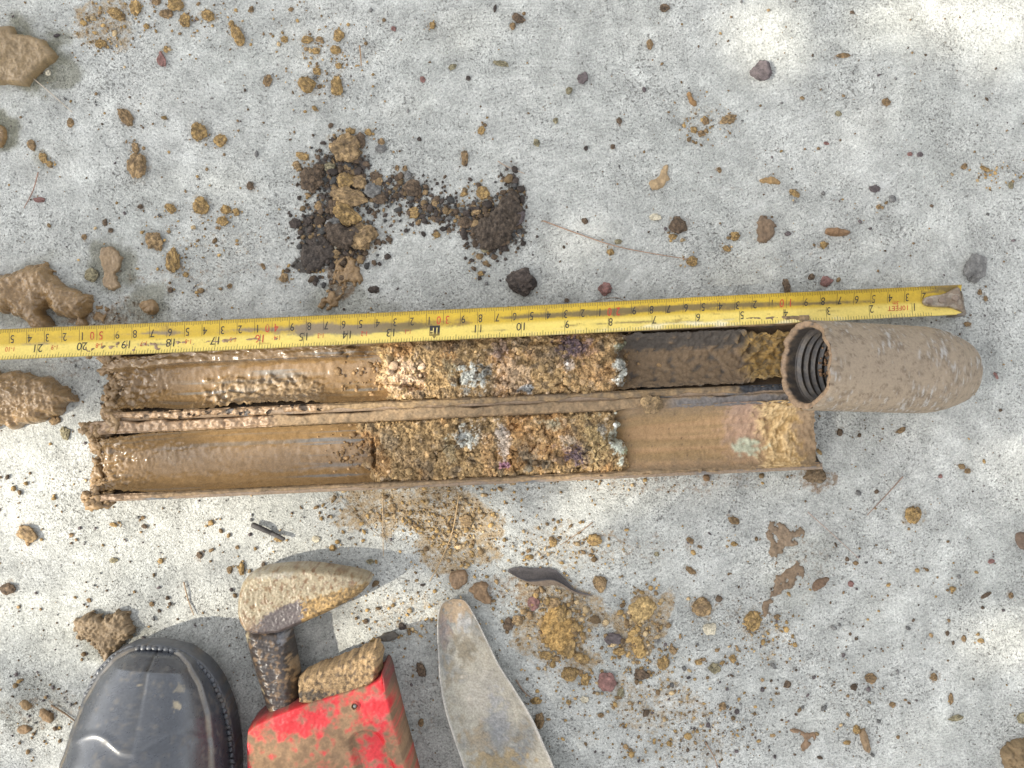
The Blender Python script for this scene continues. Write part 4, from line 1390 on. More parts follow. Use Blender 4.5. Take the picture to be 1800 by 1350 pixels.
    F = np.concatenate([grid_faces(nz_, nt, True), grid_faces(nz_, nt, True)[:, ::-1] + len(Vo)])
    top = (nz_ - 1) * nt
    F = np.concatenate([F, np.array([[top + j, top + (j + 1) % nt, len(Vo) + top + (j + 1) % nt, len(Vo) + top + j] for j in range(nt)])])
    V = np.concatenate([Vo, Vi])
    mesh_obj("shaft", V, F, M_RUBBER, dusty(V, amt=.3), parent=root)


rubber_boot()


# ------------------------------------------------------------------ red pipe wrench
def wrench():
    root = empty("pipe_wrench", tuple(P(560, 1300, 0)), "red pipe wrench with rusty hook jaw and muddy lower jaw", "pipe wrench")

    def jawcol(C, px, py, p3, D, n1):
        n2 = fbm(p3, 420, 4, 111)
        C[:, :3] = lerp(rgb((0.30, 0.245, 0.155), len(C)), rgb((0.20, 0.13, 0.065), len(C)), sstep(.1, .45, n1 + .6 * n2)[:, None])
        C[:, :3] = lerp(C[:, :3], rgb((.16, .085, .04), len(C)), (sstep(.3, .5, fbm(p3, 330, 3, 112)) * .8)[:, None])
        yl = np.interp(px, [430, 470, 510, 560, 640], [1110, 1078, 1060, 1046, 1024])
        inn = sstep(-3, 5, py - yl + 9 * n2)
        C[:, :3] = lerp(C[:, :3], np.where((px + 14 * n2 > 532)[:, None], np.array((.25, .155, .055)), np.array((.085, .068, .068))), (inn * .92)[:, None])
        gr = worley(p3, 900, 5, True)[1]
        C = paintzones(C, px, py, n2, [(435, 1098, 30, 16, (.25, .17, .10), .6), (470, 1010, 60, 10, (.30, .29, .24), .5)])
        C[:, :3] *= lerp(1.0, .4 + 1.2 * gr, inn * (px > 528))[:, None]
        C[:, 3] = lerp(.6 + .3 * sstep(-.2, .3, n2), .2, inn * (px > 532))
        return C
    zj = .028
    jaw = [(410, 1092), (411, 1050), (422, 1020), (448, 1003), (495, 996), (545, 995), (600, 1003), (636, 1010), (650, 1017), (646, 1032), (628, 1052), (604, 1066), (570, 1084), (535, 1099), (508, 1112), (480, 1122), (430, 1122)]
    patch("hook_jaw", jaw, zj, .0042, (.3, .25, .17), .4, .00045, zb=zj - .018, bump=.03, bump_s=120, fine=.00035, fine_s=700, mat=M_STEEL, parent=root, colfn=jawcol)

    def shankcol(C, px, py, p3, D, n1):
        n2 = fbm(p3, 380, 4, 113)
        C[:, :3] = lerp(rgb((0.05, 0.04, 0.035), len(C)), rgb((0.18, 0.12, 0.07), len(C)), sstep(.0, .5, n1 + .6 * n2)[:, None])
        C = paintzones(C, px, py, n2, [(520, 1170, 20, 30, (0.33, .23, .13), .9), (425, 1125, 16, 14, (.28, .24, .15), .8), (452, 1215, 12, 10, (.4, .33, .2), .7), (495, 1115, 14, 24, (.33, .34, .36), .6)])
        C[:, 3] = .85
        return C

    def thread(X, Y, D, Z):
        return Z + .00022 * np.sin((Y * .97 + X * .22) * 6.283 / .0042) * np.clip(D / .003, 0, 1)
    zs = .026
    shank = [(416, 1104), (500, 1100), (508, 1130), (517, 1180), (527, 1240), (524, 1290), (470, 1290), (448, 1215), (430, 1160)]
    patch("hook_shank", shank, zs, .009, (.08, .06, .05), .85, .00045, zb=zs - .018, bump=.03, bump_s=120, fine=.00025, fine_s=700, mat=M_STEEL, parent=root, colfn=shankcol, height=thread, smooth=1)

    def heelcol(C, px, py, p3, D, n1):
        n2 = fbm(p3, 420, 4, 115)
        C[:, :3] = lerp(rgb((0.36, 0.24, 0.12), len(C)), rgb((0.16, 0.11, 0.065), len(C)), sstep(.0, .5, n2)[:, None])
        C = paintzones(C, px, py, n2, [(550, 1222, 50, 10, (.05, .045, .04), .8)])
        C[:, 3] = .25
        return C
    zh = .034
    heel = [(517, 1203), (530, 1190), (560, 1177), (600, 1163), (640, 1146), (660, 1137), (666, 1150), (667, 1172), (663, 1205), (640, 1216), (590, 1232), (540, 1246), (522, 1238)]
    patch("heel_jaw", heel, zh, .003, (.3, .2, .1), .3, .00045, zb=zh - .022, bump=.05, bump_s=140, fine=.0011, fine_s=420, rag=.0012, rag_s=260, mat=M_SOIL, parent=root, colfn=heelcol, smooth=0)

    def redcol(C, px, py, p3, D, n1):
        n2, n3 = fbm(p3, 150, 6, 117, .6), fbm(p3 * np.array([1, .5, 1]), 70, 4, 118)
        C[:, :3] = lerp(rgb((0.56, 0.022, 0.028), len(C)), rgb((0.62, 0.11, 0.11), len(C)), (sstep(0, .5, n2) * .7)[:, None])
        m = sstep(-.15, .65, n2 * .8 + n3 * .7 + .46 - .55 * np.exp(-((px - 520) / 60) ** 2 - ((py - 1272) / 30) ** 2)
                  - .5 * np.exp(-((px - 645) / 34) ** 2 - ((py - 1330) / 46) ** 2) - .3 * np.exp(-((px - 672) / 10) ** 2) - .35 * np.exp(-((px - 640) / 60) ** 2 - ((py - 1232) / 16) ** 2)
                  + .35 * np.exp(-((px - 590) / 55) ** 2 - ((py - 1300) / 40) ** 2) + .3 * np.exp(-((px - 490) / 30) ** 2 - ((py - 1345) / 20) ** 2))
        mudc = lerp(rgb((0.27, 0.195, 0.105), len(C)), rgb((0.17, 0.13, 0.07), len(C)), sstep(-.2, .4, n2)[:, None])
        C[:, :3] = lerp(C[:, :3], mudc, (m * .92)[:, None])
        rim = sstep(.0022, .0004, D + .0006 * n2) * sstep(1290, 1250, py + (px - 430) * .25)
        C[:, :3] = lerp(C[:, :3], rgb((.07, .045, .04), len(C)), (rim * .7)[:, None])
        C[:, 3] = .85 - .7 * m
        return C
    zb_ = .036

    def recess(X, Y, D, Z):
        k = S * (H - zb_) / H
        px, py = X / k + 900, 675 - Y / k
        d = sdf_poly(px, py, smooth_poly([(612, 1300), (628, 1288), (656, 1285), (672, 1300), (690, 1345), (720, 1440), (760, 1560), (700, 1570), (660, 1460), (626, 1345)], 2))
        Z = Z - .0035 * sstep(-4, 4, d)
        dd = np.hypot(px - 624, py - 1241)
        Z = Z + .0016 * np.exp(-((dd - 5.5) / 1.8) ** 2) - .003 * sstep(5, 3, dd)
        return Z
    body = [(428, 1296), (431, 1279), (470, 1258), (526, 1237), (600, 1214), (662, 1196), (670, 1176), (677, 1184), (684, 1215), (697, 1268), (716, 1340), (740, 1430), (790, 1580), (860, 1760), (950, 1980), (880, 2030), (780, 1830), (690, 1640),
            (600, 1530), (470, 1500), (436, 1440), (428, 1350)]
    wb = patch("wrench_body", body, zb_, .0024, (.5, .02, .02), .7, .0006, zb=.0, bump=.015, bump_s=60, fine=.00022, fine_s=500, mat=M_RED, parent=root, colfn=redcol, height=recess, smooth=1)
    v, f = ico(3)
    mesh_obj("pin", v * np.array([.0011, .0011, .0012]) + np.array(P(624, 1241, zb_ + .0006)), f, M_STEEL, np.array([.16, .17, .16, .8]), parent=wb)
    # top-right flange of the housing
    fl = [(668, 1180), (676, 1186), (681, 1208), (679, 1228), (673, 1222), (670, 1200)]
    patch("housing_lug", fl, zb_ + .003, .0012, (.50, .02, .022), .7, .0004, zb=.02, bump=.02, fine=.0002, mat=M_RED, parent=wb, colfn=redcol)


wrench()


# ------------------------------------------------------------------ steel trowel
def trowel():
    root = empty("steel_trowel", tuple(P(880, 1250, 0)), "grey scooped steel trowel blade with muddy pointed tip", "trowel")
    Lp = np.array([(796, 1053), (777, 1062), (769, 1090), (770, 1150), (774, 1205), (784, 1255), (800, 1305), (816, 1352), (840, 1420), (880, 1500), (930, 1570)], float)
    Rp = np.array([(799, 1053), (818, 1057), (836, 1085), (856, 1125), (878, 1170), (905, 1212), (935, 1262), (957, 1310), (975, 1352), (1000, 1430), (1010, 1500), (985, 1580)], float)
    ns, nt = 220, 70
    Ls, Rs = spline(Lp, ns), spline(Rp, ns)
    t = np.linspace(-1, 1, nt)
    wdt = np.linalg.norm(Rs - Ls, axis=1)
    deep = np.clip(wdt / 150, 0, 1) * .010
    T2 = np.tile(t, (ns, 1))
    px = Ls[:, :1] + (Rs[:, :1] - Ls[:, :1]) * (T2 + 1) / 2
    py = Ls[:, 1:] + (Rs[:, 1:] - Ls[:, 1:]) * (T2 + 1) / 2
    rise = np.linspace(.006, .020, ns)[:, None]
    z = rise - deep[:, None] * (1 - np.abs(T2) ** 2.2)
    edge = .0006 * np.exp(-((np.abs(T2) - .97) / .03) ** 2)
    z = z + edge
    V = Pa(px.ravel(), py.ravel(), z.ravel())
    q = V.copy()
    n1, n2, n3 = fbm(q, 40, 4, 121), fbm(q, 230, 4, 122), fbm(q, 900, 3, 123)
    V[:, 2] += .00018 * n2
    n = len(V)
    x, y, tt = px.ravel(), py.ravel(), T2.ravel()
    c = lerp(rgb((0.36, 0.33, 0.265), n), rgb((0.21, 0.21, 0.195), n), sstep(-.2, .4, n1 + .3 * n2)[:, None])
    c = lerp(c, rgb((0.27, 0.22, 0.145), n), (sstep(-.1, .5, n2 + .4 * n1) * .7)[:, None])
    C = np.concatenate([c, np.full((n, 1), .3)], 1)
    C = paintzones(C, x, y, n2, [(800, 1075, 34, 40, (0.36, .26, .16), .85), (785, 1110, 16, 34, (.20, .16, .15), .7), (815, 1100, 16, 26, (.33, .335, .33), .8), (815, 1140, 30, 34, (.20, .165, .11), .8),
                                 (850, 1215, 40, 50, (.40, .37, .32), .5), (880, 1340, 60, 30, (.30, .22, .11), .8), (840, 1300, 34, 30, (.33, .25, .15), .5), (875, 1265, 22, 60, (.24, .245, .25), .7)])
    rim = sstep(.90, .97, np.abs(tt) + .02 * n2)
    C[:, :3] = lerp(C[:, :3], rgb((0.50, 0.47, 0.42), n), (rim * .7)[:, None])
    C[:, :3] = np.clip(C[:, :3] * (1 + .22 * n3[:, None]), .02, .8)
    V2 = V - np.array([0, 0, .0014])
    F = grid_faces(ns, nt)
    bd = list(range(nt)) + [i * nt + nt - 1 for i in range(1, ns)] + [(ns - 1) * nt + j for j in range(nt - 2, -1, -1)] + [i * nt for i in range(ns - 2, 0, -1)]
    rf = [[bd[i], bd[(i + 1) % len(bd)], bd[(i + 1) % len(bd)] + n, bd[i] + n] for i in range(len(bd))]
    mesh_obj("blade", np.concatenate([V, V2]), np.concatenate([F, F[:, ::-1] + n, np.array(rf)]), M_STEEL, np.concatenate([C, C]), parent=root)
    a, b, c_ = np.array(P(955, 1560, .022)), np.array(P(985, 1680, .030)), np.array(P(1060, 1990, .030))
    v, f, cc = tube(spline([a, b], 12), np.linspace(.006, .007, 12), (.3, .28, .25), .4, 12)
    mesh_obj("tang", v, f, M_STEEL, cc, parent=root)
    v, f, cc = tube(spline([b, (b + c_) / 2, c_], 20), np.array([.011, .013, .014] + [.0145] * 14 + [.013, .011, .006]), (.32, .2, .1), .2, 16)
    mesh_obj("handle", v, f, M_PLANT, cc, parent=root)


trowel()


# ------------------------------------------------------------------ dead leaf, stalks and needles
def leaf():
    L = spline([(893, 1005), (925, 1021), (965, 1018), (985, 1024), (1012, 1040), (1040, 1047)], 60)
    up = np.array([(0, -3), (6, -14), (22, -22), (40, -20), (20, -8), (3, -1)], float)
    dn = np.array([(0, 2), (4, 2), (6, 6), (10, 10), (4, 3), (0, 1)], float)
    k = np.linspace(0, 5, 60)
    U = L + np.stack([np.interp(k, range(6), [0, -8, 10, 2, 0, 0]), np.interp(k, range(6), [-3, -24, -21, -14, -4, -1])], -1)
    D = L + np.stack([np.interp(k, range(6), [0, 6, 8, 4, 0, 0]), np.interp(k, range(6), [1, 4, 12, 9, 4, 1])], -1)
    rows = []
    cols = []
    nt = 14
    for i in range(60):
        w = math.sin(math.pi * min(1, i / 50) ** .8)
        for j in range(nt):
            t = j / (nt - 1)
            if t < .5:
                p = lerp(U[i], L[i], t * 2)
                z = lerp(.0012, .0075 * w + .001, (t * 2) ** 1.6)
                c = (0.085, 0.075, 0.072)
            else:
                p = lerp(L[i], D[i], t * 2 - 1)
                z = lerp(.0075 * w + .001, .0030 * w + .0008, t * 2 - 1)
                c = (0.16, 0.12, 0.085)
            if .42 < t < .58:
                c = (0.035, 0.032, 0.034)
            rows.append(tuple(P(p[0], p[1], z)))
            cols.append((*c, .3))
    V = np.array(rows)
    C = np.array(cols)
    V[:, 2] += .0003 * fbm(V, 500, 3, 131)
    n = len(V)
    F = grid_faces(60, nt)
    mesh_o = mesh_obj("dead_leaf", np.concatenate([V, V - np.array([0, 0, .0003])]), np.concatenate([F, F[:, ::-1] + n]), M_PLANT, np.concatenate([C, C * .8]))
    tag(mesh_o, "curled dark dead leaf lying right of the trowel tip", "dead leaf")


leaf()


def stalk(pts, r, col, label, cat="dry needle", name="dry_needle", z=.0012, wet=.2, group=None):
    p = spline(pts, 24)
    zz = z * (.35 + .65 * np.abs(np.sin(np.linspace(.4, 5.2, 24)))) + .0002
    V, F, C = tube(Pa(p[:, 0], p[:, 1], zz), r * np.linspace(1, .6, 24), col, wet, 6)
    return tag(mesh_obj(name, V, F, M_PLANT, C), label, cat, group)


straw = (0.36, 0.24, 0.15)
stalk([(955, 388), (1000, 405), (1080, 432), (1150, 446), (1212, 456)], .00042, (.33, .22, .15), "long straw coloured needle ending at a small ochre clod, above the tape")
stalk([(875, 283), (890, 292), (922, 305)], .00032, (.38, .28, .2), "short pale needle just above the tip of the dark soil trail")
stalk([(55, 135), (85, 160), (127, 197)], .0003, (.5, .42, .32), "thin pale needle reaching out from the flat mud slab, top left")
stalk([(67, 303), (58, 335), (42, 366)], .00042, (.30, .18, .13), "short brown needle near the left edge above the wet mud pile")
stalk([(1587, 838), (1560, 868), (1524, 906)], .00042, (.28, .19, .14), "straight brown needle lying right of the sampler's lower end")
stalk([(1100, 530), (1080, 523), (1040, 530)], .0003, (.25, .2, .15), "grey needle touching the upper edge of the yellow tape")
stalk([(807, 870), (795, 935), (775, 985), (755, 1022)], .0004, (.42, .29, .15), "long straw needle across the ochre stain below the sampler")
stalk([(673, 875), (673, 930), (674, 978)], .0003, (.45, .33, .2), "thin upright straw left of the ochre stain below the sampler")
stalk([(1042, 918), (1015, 938), (985, 958)], .00035, (.32, .22, .14), "short needle above right of the curled dead leaf")
stalk([(323, 1023), (330, 1052), (341, 1082)], .0005, (.33, .24, .16), "thin twig lying just above the boot toe")
stalk([(580, 860), (640, 920), (690, 958)], .00025, (.30, .25, .19), "faint thin needle slanting below the sampler, left of the straw")
stalk([(1420, 900), (1470, 945), (1510, 982)], .00028, (.38, .28, .22), "faint pinkish needle slanting right of the brown mud smear")
stalk([(90, 1240), (115, 1255), (137, 1272)], .0007, (.22, .15, .09), "brown twig touching the boot's left side", "twig", "twig")
stalk([(445, 923), (468, 933), (500, 948)], .0018, (.055, .05, .047), "dark broken stick below the sampler's left part", "stick", "stick", z=.004)
stalk([(808, 405), (830, 407), (852, 412)], .0004, (.25, .16, .09), "bent brown straw at the left of the round dark soil heap")
stalk([(892, 395), (905, 408), (912, 416)], .0005, (.25, .16, .09), "short brown straw at the right foot of the round dark soil heap")
stalk([(632, 80), (634, 98), (635, 116)], .0004, (.33, .2, .1), "tiny upright ochre straw among the crumbs left of top centre")
stalk([(907, 1195), (920, 1215), (932, 1225)], .0006, (.24, .17, .12), "short curved twig tucked against the trowel's right edge", "twig", "twig")
stalk([(1240, 1305), (1255, 1330), (1262, 1352)], .0004, (.3, .2, .13), "short needle at the bottom edge among ochre grit")

# ------------------------------------------------------------------ thick wet mud and thin smears


def mudwave(amp, sc_, ani=(1, 1), seed=0):
    def fn(X, Y, D, Z):
        p = np.stack([X.ravel() * ani[0], Y.ravel() * ani[1], X.ravel() * 0], -1)
        a, b, c = fbm(p, sc_ * .45, 3, seed), fbm(p, sc_ * 1.1, 3, seed + 1), fbm(p, sc_ * 2.6, 2, seed + 2)
        return Z + amp * (a + .5 * b + .3 * c).reshape(X.shape) * np.clip(D / .004, 0, 1)
    return fn


def mud(poly, zt, edge, label, cat="wet mud", name="wet_mud", col=MUD, wet=.85, **k):
    k.setdefault('fine', .0004)
    k.setdefault('fine_s', 900)
    o = patch(name, poly, zt, edge, col, wet, loc=tuple(P(*np.mean(np.asarray(poly, float), 0), 0)), **k)
    return tag(o, label, cat)


mud([(-60, 470), (0, 478), (30, 470), (62, 458), (82, 472), (92, 494), (120, 506), (146, 512), (151, 530), (142, 550), (112, 560), (88, 552), (76, 540), (72, 520), (76, 545), (80, 578), (40, 580), (30, 562), (0, 540), (-60, 560)],
    .012, .008, "large glossy wet mud pile above the tape at the left edge", bump=.12, bump_s=70, height=mudwave(.0030, 130, seed=4), rag=.003, rag_s=130)
mud([(-90, 650), (0, 652), (40, 657), (85, 668), (105, 680), (126, 700), (105, 712), (80, 738), (40, 748), (0, 752), (-90, 770)], .013, .007,
    "glossy wet mud lump below the tape at the left edge, ending in a point", bump=.12, bump_s=70, height=mudwave(.0022, 210, (1, 1), 6), rag=.0035, rag_s=110)
mud([(-60, 45), (0, 42), (15, 40), (22, 55), (50, 58), (72, 66), (95, 92), (88, 102), (55, 130), (42, 147), (5, 143), (-60, 150)], .007, .003,
    "flat tan mud slab on a damp ring in the top left corner", col=(.24, .165, .08), wet=.6, bump=.12, bump_s=70, height=mudwave(.0016, 150, seed=8), rag=.0007, smooth=0)
mud([(-30, 214), (0, 216), (6, 228), (5, 245), (-5, 258), (-30, 256)], .005, .003, "small brown mud lump cut by the left edge on a damp ring", rag=.0004)
mud([(176, 434), (190, 432), (206, 440), (214, 452), (210, 466), (202, 480), (204, 494), (210, 504), (196, 511), (182, 506), (178, 490), (180, 470), (172, 452)], .0026, .0010,
    "upright tan mud strip on a damp ring above the tape", col=(.25, .17, .09), wet=.45, bump=.12, bump_s=70, height=mudwave(.0008, 200, seed=9), rag=.0016, rag_s=160, smooth=0)
mud([(242, 530), (258, 524), (272, 528), (277, 544), (270, 554), (255, 552), (244, 545)], .004, .002, "small tan mud blob just above the tape on damp concrete", rag=.0007, wet=.5)
mud([(128, 575), (133, 556), (140, 552), (146, 562), (154, 573)], .004, .002, "small mud wedge touching the tape beside the wet pile", rag=.0005)
mud([(160, 545), (175, 535), (195, 545), (205, 560), (185, 570), (165, 565)], .0016, .002, "thin patchy mud film above the tape beside the damp strip", rag=.002, holes=.12, wet=.5)
mud([(120, 1104), (135, 1082), (160, 1078), (182, 1090), (200, 1074), (222, 1076), (224, 1100), (236, 1112), (215, 1130), (200, 1150), (182, 1172), (168, 1150), (158, 1132), (135, 1128)],
    .007, .004, "trodden brown mud pile just above the boot toe", col=(.215, .15, .082), wet=.3, rag_s=300, fine=.0006, fine_s=700, bump=.12, bump_s=70, height=mudwave(.0022, 260, seed=12), rag=.0030)
mud([(592, 452), (608, 447), (622, 452), (632, 470), (640, 490), (632, 505), (618, 500), (612, 488), (606, 508), (598, 530), (586, 542), (566, 545), (556, 535), (575, 520), (580, 500), (586, 478)],
    .0022, .003, "thin tan mud smear running down from the dark soil heap", rag=.0022, holes=.30, wet=.5)
mud([(1343, 925), (1360, 915), (1376, 920), (1385, 932), (1402, 924), (1418, 932), (1416, 950), (1398, 962), (1384, 958), (1372, 970), (1360, 992), (1354, 978), (1352, 950)], .0010, .002,
    "upper brown mud smear with two lobes at the lower right", rag=.0030, rag_s=200, holes=.30, wet=.25, col=(.20, .14, .085))
mud([(1362, 1014), (1385, 1000), (1398, 985), (1412, 992), (1418, 1006), (1410, 1020), (1392, 1032), (1372, 1045), (1356, 1060), (1348, 1085), (1338, 1082), (1342, 1058), (1358, 1040)], .0010, .002,
    "lower brown mud smear with a long tail at the lower right", rag=.0030, rag_s=200, holes=.26, wet=.25, col=(.18, .122, .072))
mud([(1428, 1032), (1440, 1018), (1462, 1014), (1458, 1026), (1440, 1038), (1430, 1040)], .0022, .0015, "small dark brown mud flake right of the long tailed smear", rag=.0008, wet=.1, col=(.16, .10, .06), cat="mud flake", name="mud_flake")
mud([(1385, 1285), (1402, 1280), (1420, 1292), (1434, 1286), (1438, 1300), (1424, 1312), (1410, 1328), (1408, 1312), (1416, 1298), (1398, 1292)], .0014, .0015, "curved brown mud smear near the bottom edge, right of centre",
    rag=.0012, holes=.38, wet=.2, col=(.20, .125, .07))
mud([(1513, 1286), (1522, 1282), (1530, 1300), (1534, 1324), (1526, 1328), (1516, 1310)], .003, .0015, "narrow brown mud sliver near the bottom edge at the right", rag=.0006, wet=.1, col=(.23, .155, .085), cat="mud flake", name="mud_flake")
mud([(1770, 1340), (1768, 1322), (1785, 1308), (1830, 1296), (1830, 1375), (1775, 1365)], .007, .004, "brown soil lump cut by the bottom right corner", rag=.0016, wet=.0, col=(.19, .13, .065), height=mudwave(.0015, 240, seed=15), cat="soil clod", name="soil_clod")
mud([(1786, 938), (1800, 935), (1825, 940), (1820, 968), (1800, 970), (1788, 955)], .0022, .0015, "dark brown flake cut by the right edge", rag=.0006, wet=.1, col=(.14, .095, .065), cat="mud flake", name="mud_flake")
mud([(1332, 385), (1346, 378), (1362, 384), (1368, 402), (1358, 418), (1346, 428), (1334, 424), (1332, 404)], .003, .002, "reddish brown mud flake standing alone above the tape, upper right", rag=.0018, fine=.0004, wet=.05, col=(.17, .115, .07), cat="mud flake", name="mud_flake")
mud([(1453, 402), (1462, 397), (1496, 402), (1498, 411), (1480, 415), (1454, 412)], .004, .0018, "long brown soil bar lying right of the reddish mud flake", rag=.0007, wet=.05, col=(.22, .13, .065), cat="soil clod", name="soil_clod")
mud([(1141, 318), (1158, 310), (1164, 298), (1170, 286), (1177, 292), (1172, 304), (1180, 312), (1172, 322), (1160, 330), (1150, 336), (1142, 328)], .0016, .0015, "splashed tan mud spot with fingers, top right of centre",
    rag=.0012, holes=.5, wet=.1, col=(.34, .24, .13))
mud([(788, 1010), (802, 1003), (818, 1002), (824, 1014), (818, 1030), (802, 1040), (790, 1030)], .003, .0018, "flat brown mud flake nearest above the trowel tip", rag=.0007, wet=.1, col=(.21, .135, .075), cat="mud flake", name="mud_flake")
mud([(822, 1038), (836, 1026), (850, 1022), (860, 1032), (856, 1042), (866, 1058), (862, 1066), (846, 1062), (832, 1050)], .004, .002, "second brown mud flake right of the trowel tip, with notched edge", rag=.0009, wet=.1, col=(.22, .14, .075), cat="mud flake", name="mud_flake",
    height=mudwave(.0012, 300, seed=18))
mud([(1108, 1062), (1126, 1048), (1146, 1052), (1156, 1066), (1148, 1084), (1132, 1096), (1120, 1100), (1106, 1086)], .0016, .003, "broad ochre sand smear right of the sand heap", rag=.0014, wet=.0, col=(.36, .25, .11), mat=M_SOIL, cat="sand patch", name="sand_patch", fine=.0005, fine_s=700)
mud([(1104, 1110), (1118, 1104), (1132, 1130), (1138, 1150), (1128, 1164), (1112, 1150)], .0014, .003, "narrow ochre sand streak below the broad sand smear", rag=.0018, wet=.0, col=(.35, .23, .09), mat=M_SOIL, cat="sand patch", name="sand_patch", fine=.0006, fine_s=700)
mud([(985, 1060), (1002, 1078), (1012, 1110), (1006, 1140), (990, 1152), (972, 1146), (950, 1126), (946, 1100), (960, 1076), (972, 1064)], .0022, .006, "heap of crumbly ochre sand right of the trowel", rag=.0025, wet=.0, col=(.35, .22, .08), mat=M_SOIL, cat="sand patch", name="sand_patch", fine=.0012, fine_s=500)
mud([(526, 468), (527, 440), (538, 420), (560, 410), (580, 420), (590, 440), (588, 455), (570, 462), (560, 478), (545, 482)], .0028, .004, "black brown damp soil patch at the foot of the dark heap", rag=.002, wet=.1, col=(.058, .046, .037), mat=M_SOIL, cat="soil patch", name="soil_patch", fine=.0006, fine_s=600)
mud([(565, 395), (585, 385), (610, 400), (625, 390), (640, 405), (625, 430), (600, 440), (575, 425)], .005, .004, "umber soil patch in the middle of the dark heap", rag=.002, wet=.05, col=(.075, .055, .039), mat=M_SOIL, cat="soil patch", name="soil_patch", fine=.0008, fine_s=500)
mud([(822, 402), (840, 388), (862, 372), (880, 350), (898, 330), (912, 335), (916, 360), (922, 380), (908, 400), (895, 425), (870, 438), (845, 440), (832, 420)], .005, .005, "dark brown soil mound at the end of the soil trail", rag=.002, wet=.05, col=(.07, .052, .037), mat=M_SOIL, cat="soil patch", name="soil_patch", fine=.0010, fine_s=480)
mud([(30, 1236), (42, 1230), (56, 1240), (50, 1252), (36, 1248)], .002, .0015, "small ochre brown smear left of the boot", rag=.001, wet=.1, col=(.26, .17, .08))
mud([(64, 1250), (80, 1248), (94, 1262), (88, 1276), (70, 1268)], .0025, .0018, "brown smear between the boot and the small ochre one", rag=.001, wet=.1, col=(.22, .14, .07))
mud([(26, 1280), (44, 1274), (58, 1284), (44, 1294), (30, 1290)], .0016, .0015, "lowest brown smear left of the boot", rag=.001, wet=.1, col=(.22, .14, .07))
mud([(662, 1122), (676, 1112), (692, 1110), (704, 1118), (690, 1128), (670, 1130)], .0014, .0015, "damp grey brown flake above the wrench's muddy jaw", rag=.0008, wet=.4, col=(.10, .085, .065), cat="mud flake", name="mud_flake")
mud([(1208, 160), (1214, 158), (1220, 172), (1228, 178), (1224, 188), (1212, 178)], .003, .0015, "two joined ochre brown flakes, upper right of centre", rag=.0006, wet=.05, col=(.26, .15, .06), cat="mud flake", name="mud_flake")
mud([(1334, 318), (1345, 311), (1360, 308), (1374, 318), (1370, 326), (1352, 322)], .002, .0015, "ragged ochre flake with small bits, upper right", rag=.0009, holes=.5, wet=.05, col=(.30, .19, .08), cat="mud flake", name="mud_flake")
mud([(1414, 835), (1426, 822), (1440, 818), (1452, 828), (1458, 842), (1444, 852), (1424, 848)], .005, .003, "ragged brown soil lump at the lower corner of the sampler's right end", rag=.0016, wet=.05, col=(.15, .105, .06), mat=M_SOIL, cat="soil clod", name="soil_clod", fine=.0008, fine_s=500)
mud([(1236, 835), (1248, 833), (1250, 846), (1239, 848)], .003, .0012, "square brown crumb just below the sampler", rag=.0005, wet=.05, col=(.20, .12, .06), cat="soil clod", name="soil_clod")

